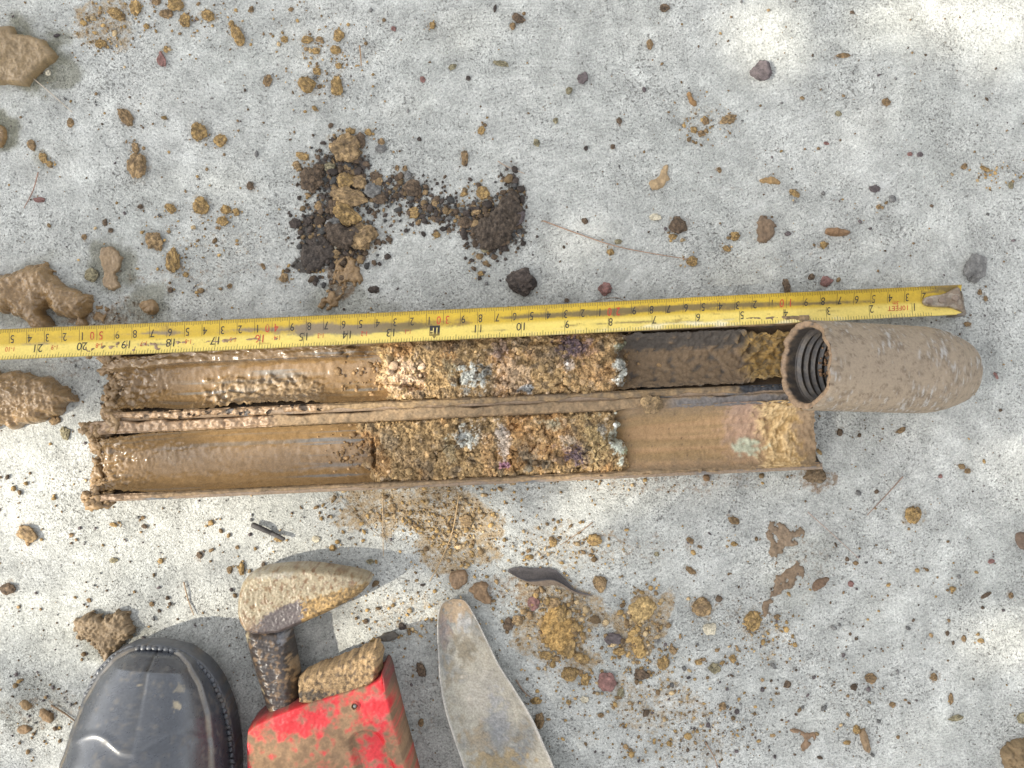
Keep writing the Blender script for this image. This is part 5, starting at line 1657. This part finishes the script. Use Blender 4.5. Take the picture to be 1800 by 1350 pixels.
# ------------------------------------------------------------------ separate clods and stones
CL = [
    # px, py, w, h, rot, kind, label
    (205, 25, 24, 18, -25, 'ochre', "ochre clod second from the left in the top left row"),
    (240, 15, 18, 24, 15, 'ochre', "upright ochre clod third in the top left row"),
    (275, 3, 16, 14, 0, 'brown', "brown clod cut by the top edge left of a large ochre one"),
    (310, 9, 28, 22, 0, 'ochre', "large ochre clod at the top edge, left"),
    (292, 25, 22, 15, 0, 'brown', "brown clod tucked below the large ochre one at the top edge"),
    (326, 37, 18, 23, 10, 'ochre', "round ochre clod hanging below the top left row"),
    (366, 28, 22, 17, -30, 'ochre', "slanting ochre clod at the right of the top left row"),
    (407, 42, 12, 12, 0, 'ochre', "small round ochre crumb above a long ochre clod"),
    (419, 63, 18, 34, 25, 'ochre', "long ochre clod pointing down right, top left area"),
    (442, 17, 11, 12, 0, 'brown', "lone brown crumb near the top edge right of the ochre row"),
    (258, 47, 11, 10, 0, 'ochre', "tiny ochre crumb under the top left row"),
    (177, 77, 20, 14, 0, 'ochre', "ochre clod right of the flat mud slab"),
    (285, 107, 14, 26, 15, 'red', "dark reddish flake shaped like a boot, top left"),
    (292, 87, 10, 14, 0, 'ochre', "small ochre crumb touching the top of the reddish flake"),
    (220, 205, 18, 34, 38, 'brown', "smooth oval brown pebble lying aslant, upper left"),
    (350, 232, 25, 30, 10, 'ochre', "rough dark ochre clod right of the oval brown pebble"),
    (388, 247, 21, 19, -20, 'ochre', "yellowish clod beside the rough dark ochre clod"),
    (243, 292, 32, 40, 0, 'tan', "largest round cracked tan clod, upper left"),
    (239, 262, 11, 20, 20, 'tan', "small tan clod sitting atop the cracked round clod"),
    (470, 142, 15, 18, 0, 'brown', "egg shaped brown crumb left of two ochre clods"),
    (540, 150, 32, 24, -35, 'ochre', "ochre clod with a white fleck, left of top centre"),
    (592, 152, 20, 34, 0, 'ochre', "upright ochre brown clod right of the white flecked one"),
    (500, 70, 14, 12, 0, 'ochre', "ochre crumb left of a row of small crumbs near the top"),
    (540, 71, 20, 12, 0, 'ochre', "flat ochre crumb at the start of a row near the top"),
    (562, 69, 14, 10, 0, 'tan', "tan crumb second in a row near the top"),
    (595, 63, 16, 20, 0, 'ochre', "rough ochre crumb at the end of a row near the top"),
    (555, 90, 16, 12, -20, 'ochre', "ochre crumb in the middle of the loose crumbs left of top centre"),
    (590, 88, 18, 13, 0, 'ochre', "flat ochre crumb above the upright ochre brown clod"),
    (557, 126, 16, 14, -30, 'ochre', "slanting ochre crumb above the white flecked clod"),
    (596, 116, 13, 11, 0, 'ochre', "small ochre crumb just above the upright ochre brown clod"),
    (440, 327, 13, 15, 0, 'umber', "dark brown angular crumb left of the dark soil heap"),
    (355, 362, 24, 28, 20, 'ochre', "ochre clod with a tail, left of the dark soil heap"),
    (300, 366, 20, 14, -35, 'ochre', "slanting ochre crumb left of the clod with a tail"),
    (397, 369, 17, 13, 0, 'ochre', "upper left of three ochre crumbs near the dark soil heap"),
    (416, 373, 13, 13, 0, 'ochre', "upper right of three ochre crumbs near the dark soil heap"),
    (392, 389, 19, 14, 0, 'ochre', "lowest of three ochre crumbs near the dark soil heap"),
    (272, 424, 26, 30, 15, 'tan', "triangular tan clod above the damp mud strip"),
    (305, 460, 20, 40, 5, 'ochre', "crumbly upright ochre clod right of the damp mud strip"),
    (124, 216, 11, 17, 10, 'brown', "small brown pebble left of the oval brown pebble"),
    (57, 256, 13, 17, 30, 'brown', "upper of three brown crumbs in a slanting chain at left"),
    (77, 278, 13, 17, 30, 'ochre', "middle of three brown crumbs in a slanting chain at left"),
    (88, 289, 11, 12, 0, 'ochre', "lower of three brown crumbs in a slanting chain at left"),
    (70, 352, 20, 8, 0, 'red', "dark red sliver right of a brown needle at left"),
    (85, 128, 11, 12, 0, 'pale', "pale pebble on the damp ring of the flat mud slab"),
    (162, 484, 22, 22, 0, 'olive', "olive brown crumb touching the damp mud strip"),
    (185, 391, 9, 12, 0, 'umber', "dark crumb above left of the damp mud strip"),
    (195, 405, 10, 9, 0, 'umber', "second dark crumb above the damp mud strip"),
    (148, 417, 10, 11, 0, 'brown', "brown crumb between the wet mud pile and the triangular clod"),
    (247, 364, 11, 9, 0, 'umber', "flat dark brown crumb below the cracked round clod"),
    (327, 483, 10, 9, 0, 'ochre', "ochre crumb right of the crumbly upright clod"),
    (353, 511, 13, 10, 0, 'tan', "tan crumb just above the tape under the upright clod"),
    (404, 503, 10, 10, 0, 'brown', "round brown crumb above the tape, left of the mud smear"),
    (300, 510, 10, 10, 0, 'umber', "dark crumb above the tape right of the small mud blob"),
    (463, 468, 7, 14, 25, 'brown', "narrow brown splinter left of the black soil patch"),
    (499, 490, 16, 14, 0, 'tan', "tan crumb left of the thin mud smear"),
    (760, 45, 12, 15, 0, 'ochre', "ochre crumb near the top edge left of centre"),
    (692, 51, 9, 9, 0, 'red', "reddish crumb left of the ochre crumb near the top edge"),
    (911, 33, 22, 14, -35, 'umber', "dark brown flake near the top edge at centre"),
    (901, 46, 12, 13, 0, 'brown', "round brown crumb below the dark flake at top centre"),
    (870, 15, 6, 14, -8, 'dark', "blue black splinter at the top edge, centre"),
    (1168, 15, 17, 13, 0, 'umber', "double dark brown crumb at the top edge right of centre"),
    (1142, 78, 10, 17, 0, 'brown', "brown crumb shaped like a drop, right of top centre"),
    (1025, 138, 17, 19, -20, 'purple', "purplish brown flake right of top centre"),
    (1132, 158, 8, 11, 0, 'purple', "small dark purple crumb right of the purplish flake"),
    (881, 112, 24, 10, -10, 'olive', "olive smear of dry moss at top centre"),
    (795, 118, 15, 11, 25, 'olive', "small olive crumb left of the dry moss smear"),
    (743, 140, 10, 13, 20, 'red', "dark red crumb left of centre near the top"),
    (823, 138, 9, 9, 0, 'dark', "black crumb below the olive crumb near the top"),
    (1000, 160, 12, 14, 0, 'olive', "greenish crumb below left of the purplish flake"),
    (846, 230, 13, 16, 0, 'ochre', "rough ochre crumb above the soil trail"),
    (976, 212, 10, 12, 0, 'olive', "olive pebble in the empty concrete above the soil trail"),
    (1088, 213, 10, 12, 0, 'umber', "umber crumb right of the olive pebble"),
    (817, 277, 12, 25, 0, 'brown', "upright oval brown pebble above the soil trail"),
    (670, 250, 13, 14, 0, 'brown', "brown crumb perched on a dark grey chip, right of the heap"),
    (670, 262, 18, 13, 0, 'grey', "dark grey chip right of the topmost heap clod"),
    (737, 245, 8, 9, 0, 'dark', "black crumb right of the dark grey chip"),
    (848, 340, 21, 24, 30, 'ochre', "ochre clod just left of the dark mound's tip"),
    (816, 341, 14, 10, 20, 'ochre', "small ochre crumb left of the clod by the mound's tip"),
    (1190, 396, 26, 30, 0, 'umber', "dark umber clod with ochre crumbs, right of the long needle"),
    (1183, 416, 16, 10, 0, 'ochre', "ochre crumbs at the foot of the dark umber clod"),
    (1152, 382, 18, 12, 0, 'pale', "pale greenish pebble left of the dark umber clod"),
    (1073, 443, 13, 13, 0, 'ochre', "yellow ochre crumb under the long needle"),
    (1087, 425, 14, 10, 0, 'olive', "olive crumb just above the long needle"),
    (1216, 459, 18, 16, 0, 'ochre', "ochre clod at the right tip of the long needle"),
    (1028, 389, 12, 12, 0, 'umber', "dark crumb above the left part of the long needle"),
    (1030, 261, 8, 9, 0, 'dark', "left of two black crumbs right of the soil trail"),
    (1077, 258, 9, 9, 0, 'umber', "right of two black crumbs right of the soil trail"),
    (943, 251, 12, 14, 0, 'olive', "dark mossy crumb above the tip of the soil mound"),
    (1338, 127, 33, 35, 0, 'purple', "flat round dark purple stone, upper right"),
    (1240, 213, 12, 16, 20, 'brown', "brown crumb topmost of a loose cluster, upper right"),
    (1219, 228, 13, 13, 0, 'ochre', "ochre crumb at the left of a loose cluster, upper right"),
    (1232, 235, 14, 11, 0, 'brown', "lower brown crumb of a loose cluster, upper right"),
    (1280, 210, 24, 14, 20, 'tan', "tan smear of soil right of the loose cluster"),
    (1264, 299, 8, 12, 20, 'brown', "small brown crumb between the splashed mud and the ragged flake"),
    (1396, 340, 18, 10, -30, 'ochre', "small ochre crumb right of the ragged ochre flake"),
    (1537, 332, 18, 12, 0, 'purple', "smooth purplish pebble, right of the mud flake"),
    (1558, 180, 15, 15, 0, 'brown', "round brown clod, upper right"),
    (1482, 98, 23, 8, 3, 'brown', "brown soil sliver near the sunlit top right"),
    (1473, 200, 12, 11, 0, 'olive', "olive crumb left of the round brown clod"),
    (1452, 252, 10, 7, -15, 'red', "dark red crumb, upper right middle"),
    (1498, 22, 9, 7, 0, 'umber', "dark crumb between the sun patches at the top right"),
    (1568, 350, 14, 14, 0, 'grey', "grey pebble below the purplish pebble"),
    (1544, 364, 10, 10, 0, 'tan', "tan crumb left of the grey pebble"),
    (1617, 272, 12, 10, 0, 'purple', "purple splinter pair, far upper right"),
    (1599, 271, 9, 8, 0, 'red', "reddish crumb left of the purple splinter"),
    (1695, 293, 14, 10, 15, 'brown', "brown crumb at the start of a crumb chain at the far right"),
    (1731, 297, 18, 7, -25, 'ochre', "ochre crumb leading the chain at the far right"),
    (1777, 326, 10, 14, 0, 'olive', "olive crumb ending the chain at the far right"),
    (1292, 415, 17, 14, 0, 'ochre', "ochre clod left below the reddish mud flake"),
    (1277, 437, 16, 10, -25, 'ochre', "ochre brown crumb below left of the reddish mud flake"),
    (1447, 431, 14, 14, 0, 'ochre', "yellow crumb below the long soil bar"),
    (1384, 411, 13, 9, 0, 'purple', "purplish crumb between the mud flake and the long bar"),
    (1382, 503, 13, 24, 5, 'umber', "upright umber clod touching the tape's upper edge"),
    (1452, 495, 20, 17, 10, 'red', "red brown clod above the tape near its hook"),
    (1426, 487, 12, 12, 0, 'umber', "umber crumb between the red brown clod and the upright one"),
    (1710, 473, 34, 44, -20, 'grey', "flat grey stone at the right above the tape hook"),
    (1722, 514, 9, 12, 0, 'brown', "upper of two brown crumbs beside the tape hook"),
    (1732, 525, 8, 10, 0, 'brown', "lower of two brown crumbs beside the tape hook"),
    (1063, 508, 22, 20, 0, 'red', "dull red stone just above the tape"),
    (918, 497, 46, 44, 10, 'dark', "large dark brown stone with a ridge above the tape"),
    (657, 509, 17, 12, 0, 'dark', "small black stone above the tape right of the mud smear"),
    (845, 481, 12, 10, 0, 'ochre', "ochre crumb with a dark crumb, left of the large dark stone"),
    (843, 489, 8, 8, 0, 'dark', "dark crumb under the ochre one left of the large dark stone"),
    (996, 528, 8, 8, 0, 'umber', "dark crumb between the large dark stone and the tape"),
    (1583, 757, 17, 8, 25, 'brown', "brown soil sliver below the drive shoe"),
    (1476, 760, 12, 14, 0, 'umber', "dark crumb below left of the drive shoe"),
    (1510, 765, 8, 8, 0, 'umber', "small umber crumb under the drive shoe"),
    (1750, 660, 6, 16, 30, 'red', "dark thin splinter right of the drive shoe's end"),
    (1700, 570, 13, 10, 0, 'brown', "brown crumb under the tape hook"),
    (1605, 904, 25, 28, 0, 'ochre', "ochre yellow clod at the right, below the straight needle"),
    (1541, 864, 9, 8, 0, 'umber', "dark crumb left of the straight needle at right"),
    (1653, 837, 8, 8, 0, 'red', "reddish crumb right of the straight needle"),
    (1700, 828, 12, 10, 0, 'brown', "brown crumb at the right edge area level with the sampler's end"),
    (1213, 950, 16, 10, -30, 'brown', "upper brown crumb left of the two lobed smear"),
    (1230, 961, 10, 6, -20, 'brown', "tiny brown crumb right of the upper brown one"),
    (1214, 1003, 20, 9, -35, 'brown', "lower brown crumb left of the long tailed smear"),
    (1232, 1066, 32, 28, 0, 'tan', "flat crumbly brown clod left of the yellow pebbles"),
    (1247, 1105, 22, 21, 0, 'pale', "pale yellow pebble below the flat crumbly clod"),
    (1322, 1090, 26, 30, 0, 'ochre', "crumbly ochre clod at the end of the smear's tail"),
    (1227, 1164, 14, 11, 0, 'ochre', "orange crumb at the lower right"),
    (1288, 1158, 11, 15, 15, 'ochre', "amber crumb right of the orange crumb"),
    (1255, 1174, 20, 16, 0, 'olive', "grey olive clod between the orange and amber crumbs"),
    (1290, 915, 20, 12, -30, 'brown', "brown crumb cluster above the two lobed smear"),
    (1290, 956, 12, 9, 0, 'ochre', "ochre crumb left of the two lobed smear"),
    (1742, 987, 13, 9, 10, 'red', "red brown crumb near the right edge"),
    (1674, 1035, 12, 11, 0, 'ochre', "ochre crumb at far right below the red brown one"),
    (1733, 1046, 19, 7, 30, 'umber', "dark slanting splinter at far right"),
    (1777, 1047, 11, 12, 0, 'brown', "brown crumb nearest the right edge beside the splinter"),
    (1641, 1190, 16, 13, -15, 'brown', "oval brown pebble at the lower right"),
    (1665, 1113, 8, 10, 0, 'umber', "dark crumb above the oval brown pebble"),
    (1694, 1122, 9, 12, 0, 'brown', "brown crumb left of the lower right sun patch"),
    (1724, 1126, 12, 9, 0, 'ochre', "ochre crumb touching the lower right sun patch"),
    (1384, 1203, 14, 12, 20, 'umber', "umber crumb below the smear's tail"),
    (1530, 1192, 20, 15, 0, 'brown', "brown flaky crumb at the lower right middle"),
    (1495, 1026, 11, 12, 0, 'red', "reddish crumb right of the dark brown mud flake"),
    (1270, 1241, 14, 14, 0, 'brown', "brown crumb above the lowest ochre grit"),
    (1568, 1238, 12, 9, 0, 'brown', "brown crumb above the narrow mud sliver"),
    (1671, 1228, 8, 20, 0, 'brown', "upright brown splinter at lower right"),
    (1680, 1262, 24, 9, 10, 'olive', "olive brown crumb pair near the bottom right"),
    (1505, 1282, 14, 16, 0, 'ochre', "ochre crumb touching the narrow mud sliver"),
    (1797, 1262, 18, 18, 0, 'olive', "olive clod cut by the right edge near the bottom"),
    (1053, 1025, 23, 27, 0, 'tan', "round crumbly clod at the leaf's stalk end"),
    (985, 1078, 24, 30, 20, 'ochre', "largest ochre lump at the top of the sand heap"),
    (975, 1060, 20, 18, 0, 'tan', "tan lump above the sand heap below the leaf"),
    (938, 1060, 20, 22, 0, 'red', "pinkish lump left of the sand heap's top"),
    (1000, 1140, 20, 30, -10, 'ochre', "flat ochre lump at the foot of the sand heap"),
    (1010, 1102, 20, 20, 0, 'ochre', "ochre lump at the right side of the sand heap"),
    (958, 1118, 16, 16, 0, 'tan', "tan lump at the left side of the sand heap"),
    (960, 1152, 20, 14, 0, 'ochre', "ochre lump lower left of the sand heap"),
    (1020, 1156, 24, 16, -20, 'ochre', "ochre lump lower right of the sand heap"),
    (1002, 1183, 28, 24, 0, 'ochre', "crumbly ochre clod below the sand heap"),
    (1029, 1193, 14, 20, 0, 'ochre', "narrow ochre clod beside the crumbly one under the heap"),
    (971, 1168, 12, 12, 0, 'ochre', "small ochre clod between the heap and the trowel"),
    (893, 1098, 18, 20, 0, 'umber', "grey brown crumb right of the trowel's tip"),
    (910, 1090, 20, 16, 0, 'tan', "tan crumb beside the grey brown one, right of the trowel"),
    (942, 1231, 18, 12, 0, 'ochre', "ochre crumb right of the trowel's edge"),
    (1000, 1234, 9, 10, 0, 'ochre', "tiny ochre crumb right of the trowel's lower part"),
    (1027, 1229, 15, 13, 0, 'pale', "white flecked pebble right of the trowel"),
    (1066, 1198, 27, 32, 15, 'red', "reddish stone right of the trowel"),
    (1091, 1218, 15, 16, 0, 'olive', "olive clod right below the reddish stone"),
    (1128, 1185, 26, 16, -10, 'umber', "dark brown clod right of the reddish stone"),
    (1165, 1165, 20, 22, 0, 'ochre', "ochre clod above right of the dark brown clod"),
    (1183, 1143, 14, 16, 0, 'tan', "tan clod topmost right of the sand streak"),
    (1155, 1125, 11, 13, 0, 'grey', "grey pebble right of the sand streak"),
    (1078, 1122, 28, 20, 0, 'purple', "purplish grey clod left of the sand streak"),
    (1088, 1145, 18, 14, 0, 'ochre', "ochre clod below the purplish grey one"),
    (1056, 1257, 12, 10, 0, 'brown', "brown crumb below the olive clod"),
    (1044, 948, 24, 20, 0, 'ochre', "ochre crumb cluster above right of the dead leaf"),
    (972, 953, 14, 16, 0, 'ochre', "ochre lump just above the short needle by the leaf"),
    (930, 979, 16, 10, 0, 'ochre', "ochre crumb lying above the dead leaf"),
    (1154, 974, 10, 8, 0, 'olive', "olive crumb far right of the dead leaf"),
    (820, 915, 22, 18, 0, 'tan', "tan clod at the right of the ochre stain"),
    (690, 893, 12, 16, 0, 'tan', "tan crumb below the sampler left of the ochre stain"),
    (651, 987, 14, 10, 0, 'olive', "olive pebble above the wrench jaw tip"),
    (707, 1101, 16, 13, 0, 'dark', "dark crumb between the wrench and the trowel"),
    (658, 1128, 14, 16, 0, 'ochre', "ochre crumb at the corner of the wrench's muddy jaw"),
    (743, 1028, 9, 5, 0, 'dark', "tiny black crumb above the trowel tip"),
    (643, 1092, 10, 10, 0, 'umber', "umber crumb below the wrench jaw tip"),
    (740, 1178, 16, 24, 25, 'umber', "umber crumb in the shade right of the wrench"),
    (740, 1270, 11, 14, 0, 'brown', "brown crumb in the shade between wrench and trowel"),
    (948, 1268, 16, 24, 0, 'brown', "brown clod half under the trowel's right edge"),
    (49, 938, 34, 26, -30, 'tan', "sunlit tan clod at the left edge area"),
    (15, 1035, 26, 18, 0, 'umber', "dark clod with a long shadow at the left edge"),
    (200, 985, 16, 9, 10, 'olive', "olive clod in the sun above the boot"),
    (283, 986, 11, 9, 0, 'ochre', "ochre crumb in the sun right of the olive clod"),
    (351, 976, 12, 13, 0, 'umber', "umber crumb in the sun left of the wrench jaw"),
    (404, 1002, 11, 14, 0, 'brown', "brown crumb touching the wrench jaw's left"),
    (425, 999, 10, 22, 0, 'ochre', "upright ochre crumb behind the wrench jaw"),
    (463, 994, 8, 13, 0, 'umber', "dark crumb above the wrench jaw's top"),
    (417, 962, 8, 7, 0, 'brown', "small brown crumb above the wrench jaw"),
    (371, 919, 12, 10, 0, 'ochre', "ochre crumb left of the dark broken stick"),
    (489, 948, 15, 8, -10, 'ochre', "ochre crumb under the dark broken stick's end"),
    (556, 948, 16, 14, 0, 'pale', "pale crumb right of the dark broken stick"),
    (585, 963, 12, 12, 0, 'ochre', "ochre crumb below right of the pale crumb"),
    (200, 922, 14, 8, -20, 'ochre', "ochre crumb in the sun under the sampler's left end"),
    (251, 910, 9, 8, 0, 'brown', "brown crumb in the sun right of the ochre one under the sampler"),
    (254, 925, 12, 8, -15, 'umber', "umber crumb in the sun under the sampler's left end"),
    (126, 940, 9, 8, 0, 'brown', "brown crumb right of the sunlit tan clod"),
    (157, 1055, 9, 8, 0, 'brown', "brown crumb above the trodden mud pile"),
    (267, 1062, 9, 10, 0, 'brown', "brown crumb right of the trodden mud pile"),
    (115, 762, 16, 20, 0, 'olive', "olive brown crumb at the sampler's left end"),
    (97, 740, 20, 12, 20, 'brown', "brown clod beside the pointed wet mud lump"),
    (125, 700, 14, 12, 0, 'brown', "brown clod off the tip of the pointed wet mud lump"),
    # clods of the dark soil heap
    (608, 261, 50, 44, 10, 'tan', "largest round tan clod at the top of the dark heap"),
    (634, 248, 18, 24, 0, 'umber', "umber clod leaning right of the topmost heap clod"),
    (616, 231, 16, 13, 0, 'ochre', "small ochre crumb above the topmost heap clod"),
    (648, 233, 14, 13, 0, 'ochre', "ochre crumb up right of the topmost heap clod"),
    (533, 275, 22, 12, -20, 'ochre', "ochre crumb left of the topmost heap clod"),
    (523, 293, 12, 18, 30, 'tan', "tan splinter left of the dark heap"),
    (580, 294, 20, 16, 0, 'olive', "olive pebble under the topmost heap clod"),
    (548, 316, 36, 40, 0, 'umber', "big umber clod on the left shoulder of the heap"),
    (560, 296, 18, 14, 0, 'umber', "small umber clod atop the left shoulder of the heap"),
    (607, 317, 30, 26, 0, 'ochre', "round ochre clod in the column of the heap"),
    (631, 320, 24, 22, 0, 'tan', "round tan clod right of the ochre column clod"),
    (611, 346, 56, 30, -8, 'tan', "long tan clod lying across the heap"),
    (608, 378, 46, 32, -35, 'ochre', "slanting ochre clod below the long tan clod"),
    (637, 417, 46, 44, 20, 'tan', "ragged rusty clod at the right foot of the heap"),
    (655, 335, 26, 26, 0, 'grey', "dark grey angular clod right of the heap"),
    (663, 320, 16, 22, 0, 'tan', "tan clod stuck to the dark grey angular one"),
    (668, 351, 24, 16, 0, 'umber', "umber clod below the dark grey angular one"),
    (660, 311, 18, 18, 0, 'umber', "umber pebble above the dark grey angular clod"),
    (725, 333, 27, 27, 10, 'umber', "large umber clod in the middle of the soil trail"),
    (717, 308, 14, 15, 0, 'grey', "grey clod above the large umber trail clod"),
    (712, 296, 10, 12, 0, 'brown', "brown crumb topmost above the soil trail"),
    (698, 295, 8, 12, 0, 'brown', "narrow brown crumb left of the topmost trail crumb"),
    (728, 374, 19, 19, 0, 'ochre', "ochre clod under the soil trail"),
    (735, 391, 10, 11, 0, 'brown', "brown crumb below the ochre trail clod"),
    (764, 358, 15, 16, 0, 'tan', "tan clod on the soil trail"),
    (747, 361, 14, 16, 0, 'umber', "umber clod on the soil trail beside the tan one"),
    (768, 413, 13, 12, 0, 'ochre', "lone ochre crumb below the soil trail"),
    (789, 405, 9, 11, 0, 'umber', "lone umber crumb below the soil trail"),
    (906, 380, 32, 30, 0, 'purple', "large flat purplish clod on the right of the mound"),
    (897, 354, 24, 20, 0, 'umber', "umber clod above the purplish mound clod"),
    (858, 400, 15, 24, 0, 'ochre', "upright ochre pebble in the mound"),
    (873, 403, 12, 22, 0, 'tan', "upright tan pebble in the mound"),
    (880, 422, 26, 24, 0, 'umber', "umber clod at the foot of the mound"),
    (842, 427, 22, 20, 0, 'grey', "dark grey clod at the lower left of the mound"),
    (820, 392, 24, 18, 0, 'umber', "umber clod where the trail joins the mound"),
    (853, 439, 15, 14, 0, 'olive', "olive pebble at the bottom of the mound"),
    (843, 451, 14, 12, 0, 'tan', "tan pebble below the mound"),
    (853, 463, 12, 9, 0, 'brown', "lowest brown crumb under the mound"),
    (829, 458, 11, 7, 0, 'dark', "black chip under the mound"),
    (838, 372, 16, 14, 0, 'tan', "pale tan crumb on the mound's upper left"),
    (520, 393, 20, 18, 0, 'dark', "black clod left of the dark heap"),
    (543, 387, 16, 14, 0, 'dark', "smaller black clod beside the one left of the heap"),
    (586, 398, 24, 30, 0, 'grey', "dark grey clod in the middle of the heap"),
    (568, 420, 13, 16, 0, 'tan', "upright tan pebble on the black soil patch"),
    (588, 434, 14, 12, 0, 'pale', "upper pale pebble on the black soil patch"),
    (588, 446, 18, 14, 0, 'tan', "lower tan pebble on the black soil patch"),
    (570, 457, 14, 11, 0, 'pale', "lowest pale pebble on the black soil patch"),
    (552, 412, 13, 9, 0, 'tan', "tan pebble at the top of the black soil patch"),
    (572, 438, 10, 10, 0, 'tan', "small round pebble in the middle of the black soil patch"),
    (555, 472, 16, 14, 0, 'ochre', "ochre clod at the lower end of the black soil patch"),
    (560, 362, 16, 14, 0, 'tan', "tan pebble left of the long tan clod"),
    (582, 360, 13, 18, 0, 'umber', "umber pebble left under the long tan clod"),
    (500, 488, 16, 16, 10, 'tan', "faint tan clod left of the black soil patch's foot"),
]
STONE_LABELS = ("stone", "pebble")
for px, py, w, h, rot, kind, label in CL:
    st = any(k in label.split() for k in STONE_LABELS)
    fl = "flat" in label.split() or "flake" in label.split()
    clod(px, py, w, h, rot, kind, label, "stone" if st else ("mud flake" if "flake" in label.split() else "soil clod"),
         "stone" if st else ("mud_flake" if "flake" in label.split() else "soil_clod"), hz=(min(w, h) * S * .42 if fl else None))
clod(1145, 711, 36, 34, 0, 'tan', "knobbly tan clod sitting on the sampler's inner rims", z0=ZR + .0008)


# ------------------------------------------------------------------ loose grit nobody could count
def grit(name, label, clouds, seed, cat, sub=1):
    r = np.random.default_rng(seed)
    pts, rad, cols = [], [], []
    for cx, cy, sx, sy, n, r0, spread, pal in clouds:
        x, y = r.normal(cx, sx, n), r.normal(cy, sy, n)
        if spread == 'u':
            x, y = r.uniform(cx - sx, cx + sx, n), r.uniform(cy - sy, cy + sy, n)
        rr = np.clip(r.lognormal(math.log(r0), .5, n), r0 * .4, r0 * 3.2)
        p = Pa(x, y, 0.0)
        p[:, 2] = rr * .35
        pts.append(p)
        rad.append(rr)
        pi = r.integers(0, len(pal), n)
        cols.append(np.array(pal)[pi] * r.uniform(.65, 1.3, (n, 1)))
    V, F, C = crumbs(np.concatenate(pts), np.concatenate(rad), np.clip(np.concatenate(cols), .012, .8), 0.08, sub=sub, seed=seed)
    return tag(mesh_obj(name, V, F, M_SOIL, C), label, cat, kind="stuff")


OP = [OCHRE, OCHRE * 1.25, TAN, BROWN, (.42, .31, .17)]
DP = [DARK, DARK, UMBER * .8, GREY * .45, TAN * .75, UMBER]
MP = [UMBER, BROWN, BROWN, OCHRE, TAN, GREY, PURPLE]
grit("soil_grit", "dark crumbly soil grit of the heap, trail and mound", [
    (575, 425, 26, 30, 420, .0010, 'n', DP), (600, 330, 24, 48, 380, .0009, 'n', DP), (610, 290, 16, 10, 110, .0009, 'n', DP), (690, 335, 40, 14, 260, .0008, 'n', DP),
    (770, 375, 34, 14, 260, .0008, 'n', DP), (868, 400, 26, 22, 480, .0010, 'n', DP), (898, 345, 10, 22, 170, .0009, 'n', DP), (640, 410, 20, 28, 120, .0009, 'n', DP), (735, 350, 60, 22, 160, .0007, 'n', DP),
    (560, 350, 20, 40, 120, .0008, 'n', DP)], 201, "soil grit", 2)
grit("sand_grit", "ochre sand grit around the lower centre and below the sampler", [
    (985, 1105, 28, 34, 340, .0009, 'n', OP), (1125, 1110, 22, 40, 260, .0008, 'n', OP), (740, 905, 90, 26, 420, .0006, 'n', OP), (800, 940, 40, 34, 380, .0006, 'n', OP), (1000, 965, 60, 26, 170, .00055, 'n', OP),
    (720, 1075, 60, 30, 190, .0005, 'n', OP), (1150, 1240, 60, 34, 190, .00055, 'n', OP), (1060, 1180, 60, 50, 160, .0006, 'n', OP), (1220, 1300, 70, 40, 160, .0006, 'n', OP), (940, 1060, 50, 40, 140, .0006, 'n', OP),
    (180, 40, 34, 34, 130, .0006, 'n', OP), (570, 100, 40, 46, 110, .0006, 'n', OP), (650, 850, 300, 8, 260, .0006, 'n', OP), (900, 1000, 200, 90, 180, .0005, 'n', OP), (1235, 215, 26, 20, 60, .0006, 'n', OP),
    *[(c[0], c[1], c[2] * .75, c[3] * .75, 9, .00045, 'n', OP) for c in CL if c[5] in ('ochre', 'tan')],
    (330, 40, 90, 30, 60, .0006, 'n', OP), (1340, 1120, 34, 26, 110, .0006, 'n', OP), (330, 415, 100, 30, 90, .0006, 'n', OP), (1755, 310, 34, 14, 50, .0006, 'n', OP)], 202, "sand grit", 1)
grit("concrete_grit", "fine dark and brown grit scattered over the whole concrete", [
    (900, 675, 930, 700, 1300, .00042, 'u', MP), (900, 675, 930, 700, 60, .0008, 'u', MP), (300, 950, 250, 120, 200, .0007, 'n', MP), (1500, 600, 200, 500, 260, .0006, 'n', MP), (80, 1250, 70, 70, 140, .0007, 'n', MP),
    (1450, 1120, 160, 130, 260, .0006, 'n', MP), (1250, 1250, 120, 80, 200, .0007, 'n', MP), (300, 300, 250, 200, 220, .0006, 'n', MP)], 203, "grit", 1)

# ------------------------------------------------------------------ stains on the concrete, with dust shed round the clods
for c in CL:
    if c[5] in ('ochre', 'tan'):
        OCH.append((c[0], c[1], c[2] * .95, c[3] * .95, -c[4], .34))
    elif c[5] in ('brown', 'umber'):
        MUDM.append((c[0], c[1], c[2] * .95, c[3] * .95, -c[4], .34))
mask_attr(ground.data, "wet", blob_mask(gpx, gpy, nz, WET))
mask_attr(ground.data, "ochre", blob_mask(gpx, gpy, nz, OCH))
mask_attr(ground.data, "mud", blob_mask(gpx, gpy, nz, MUDM))
mask_attr(ground.data, "dark", blob_mask(gpx, gpy, nz, DRK))
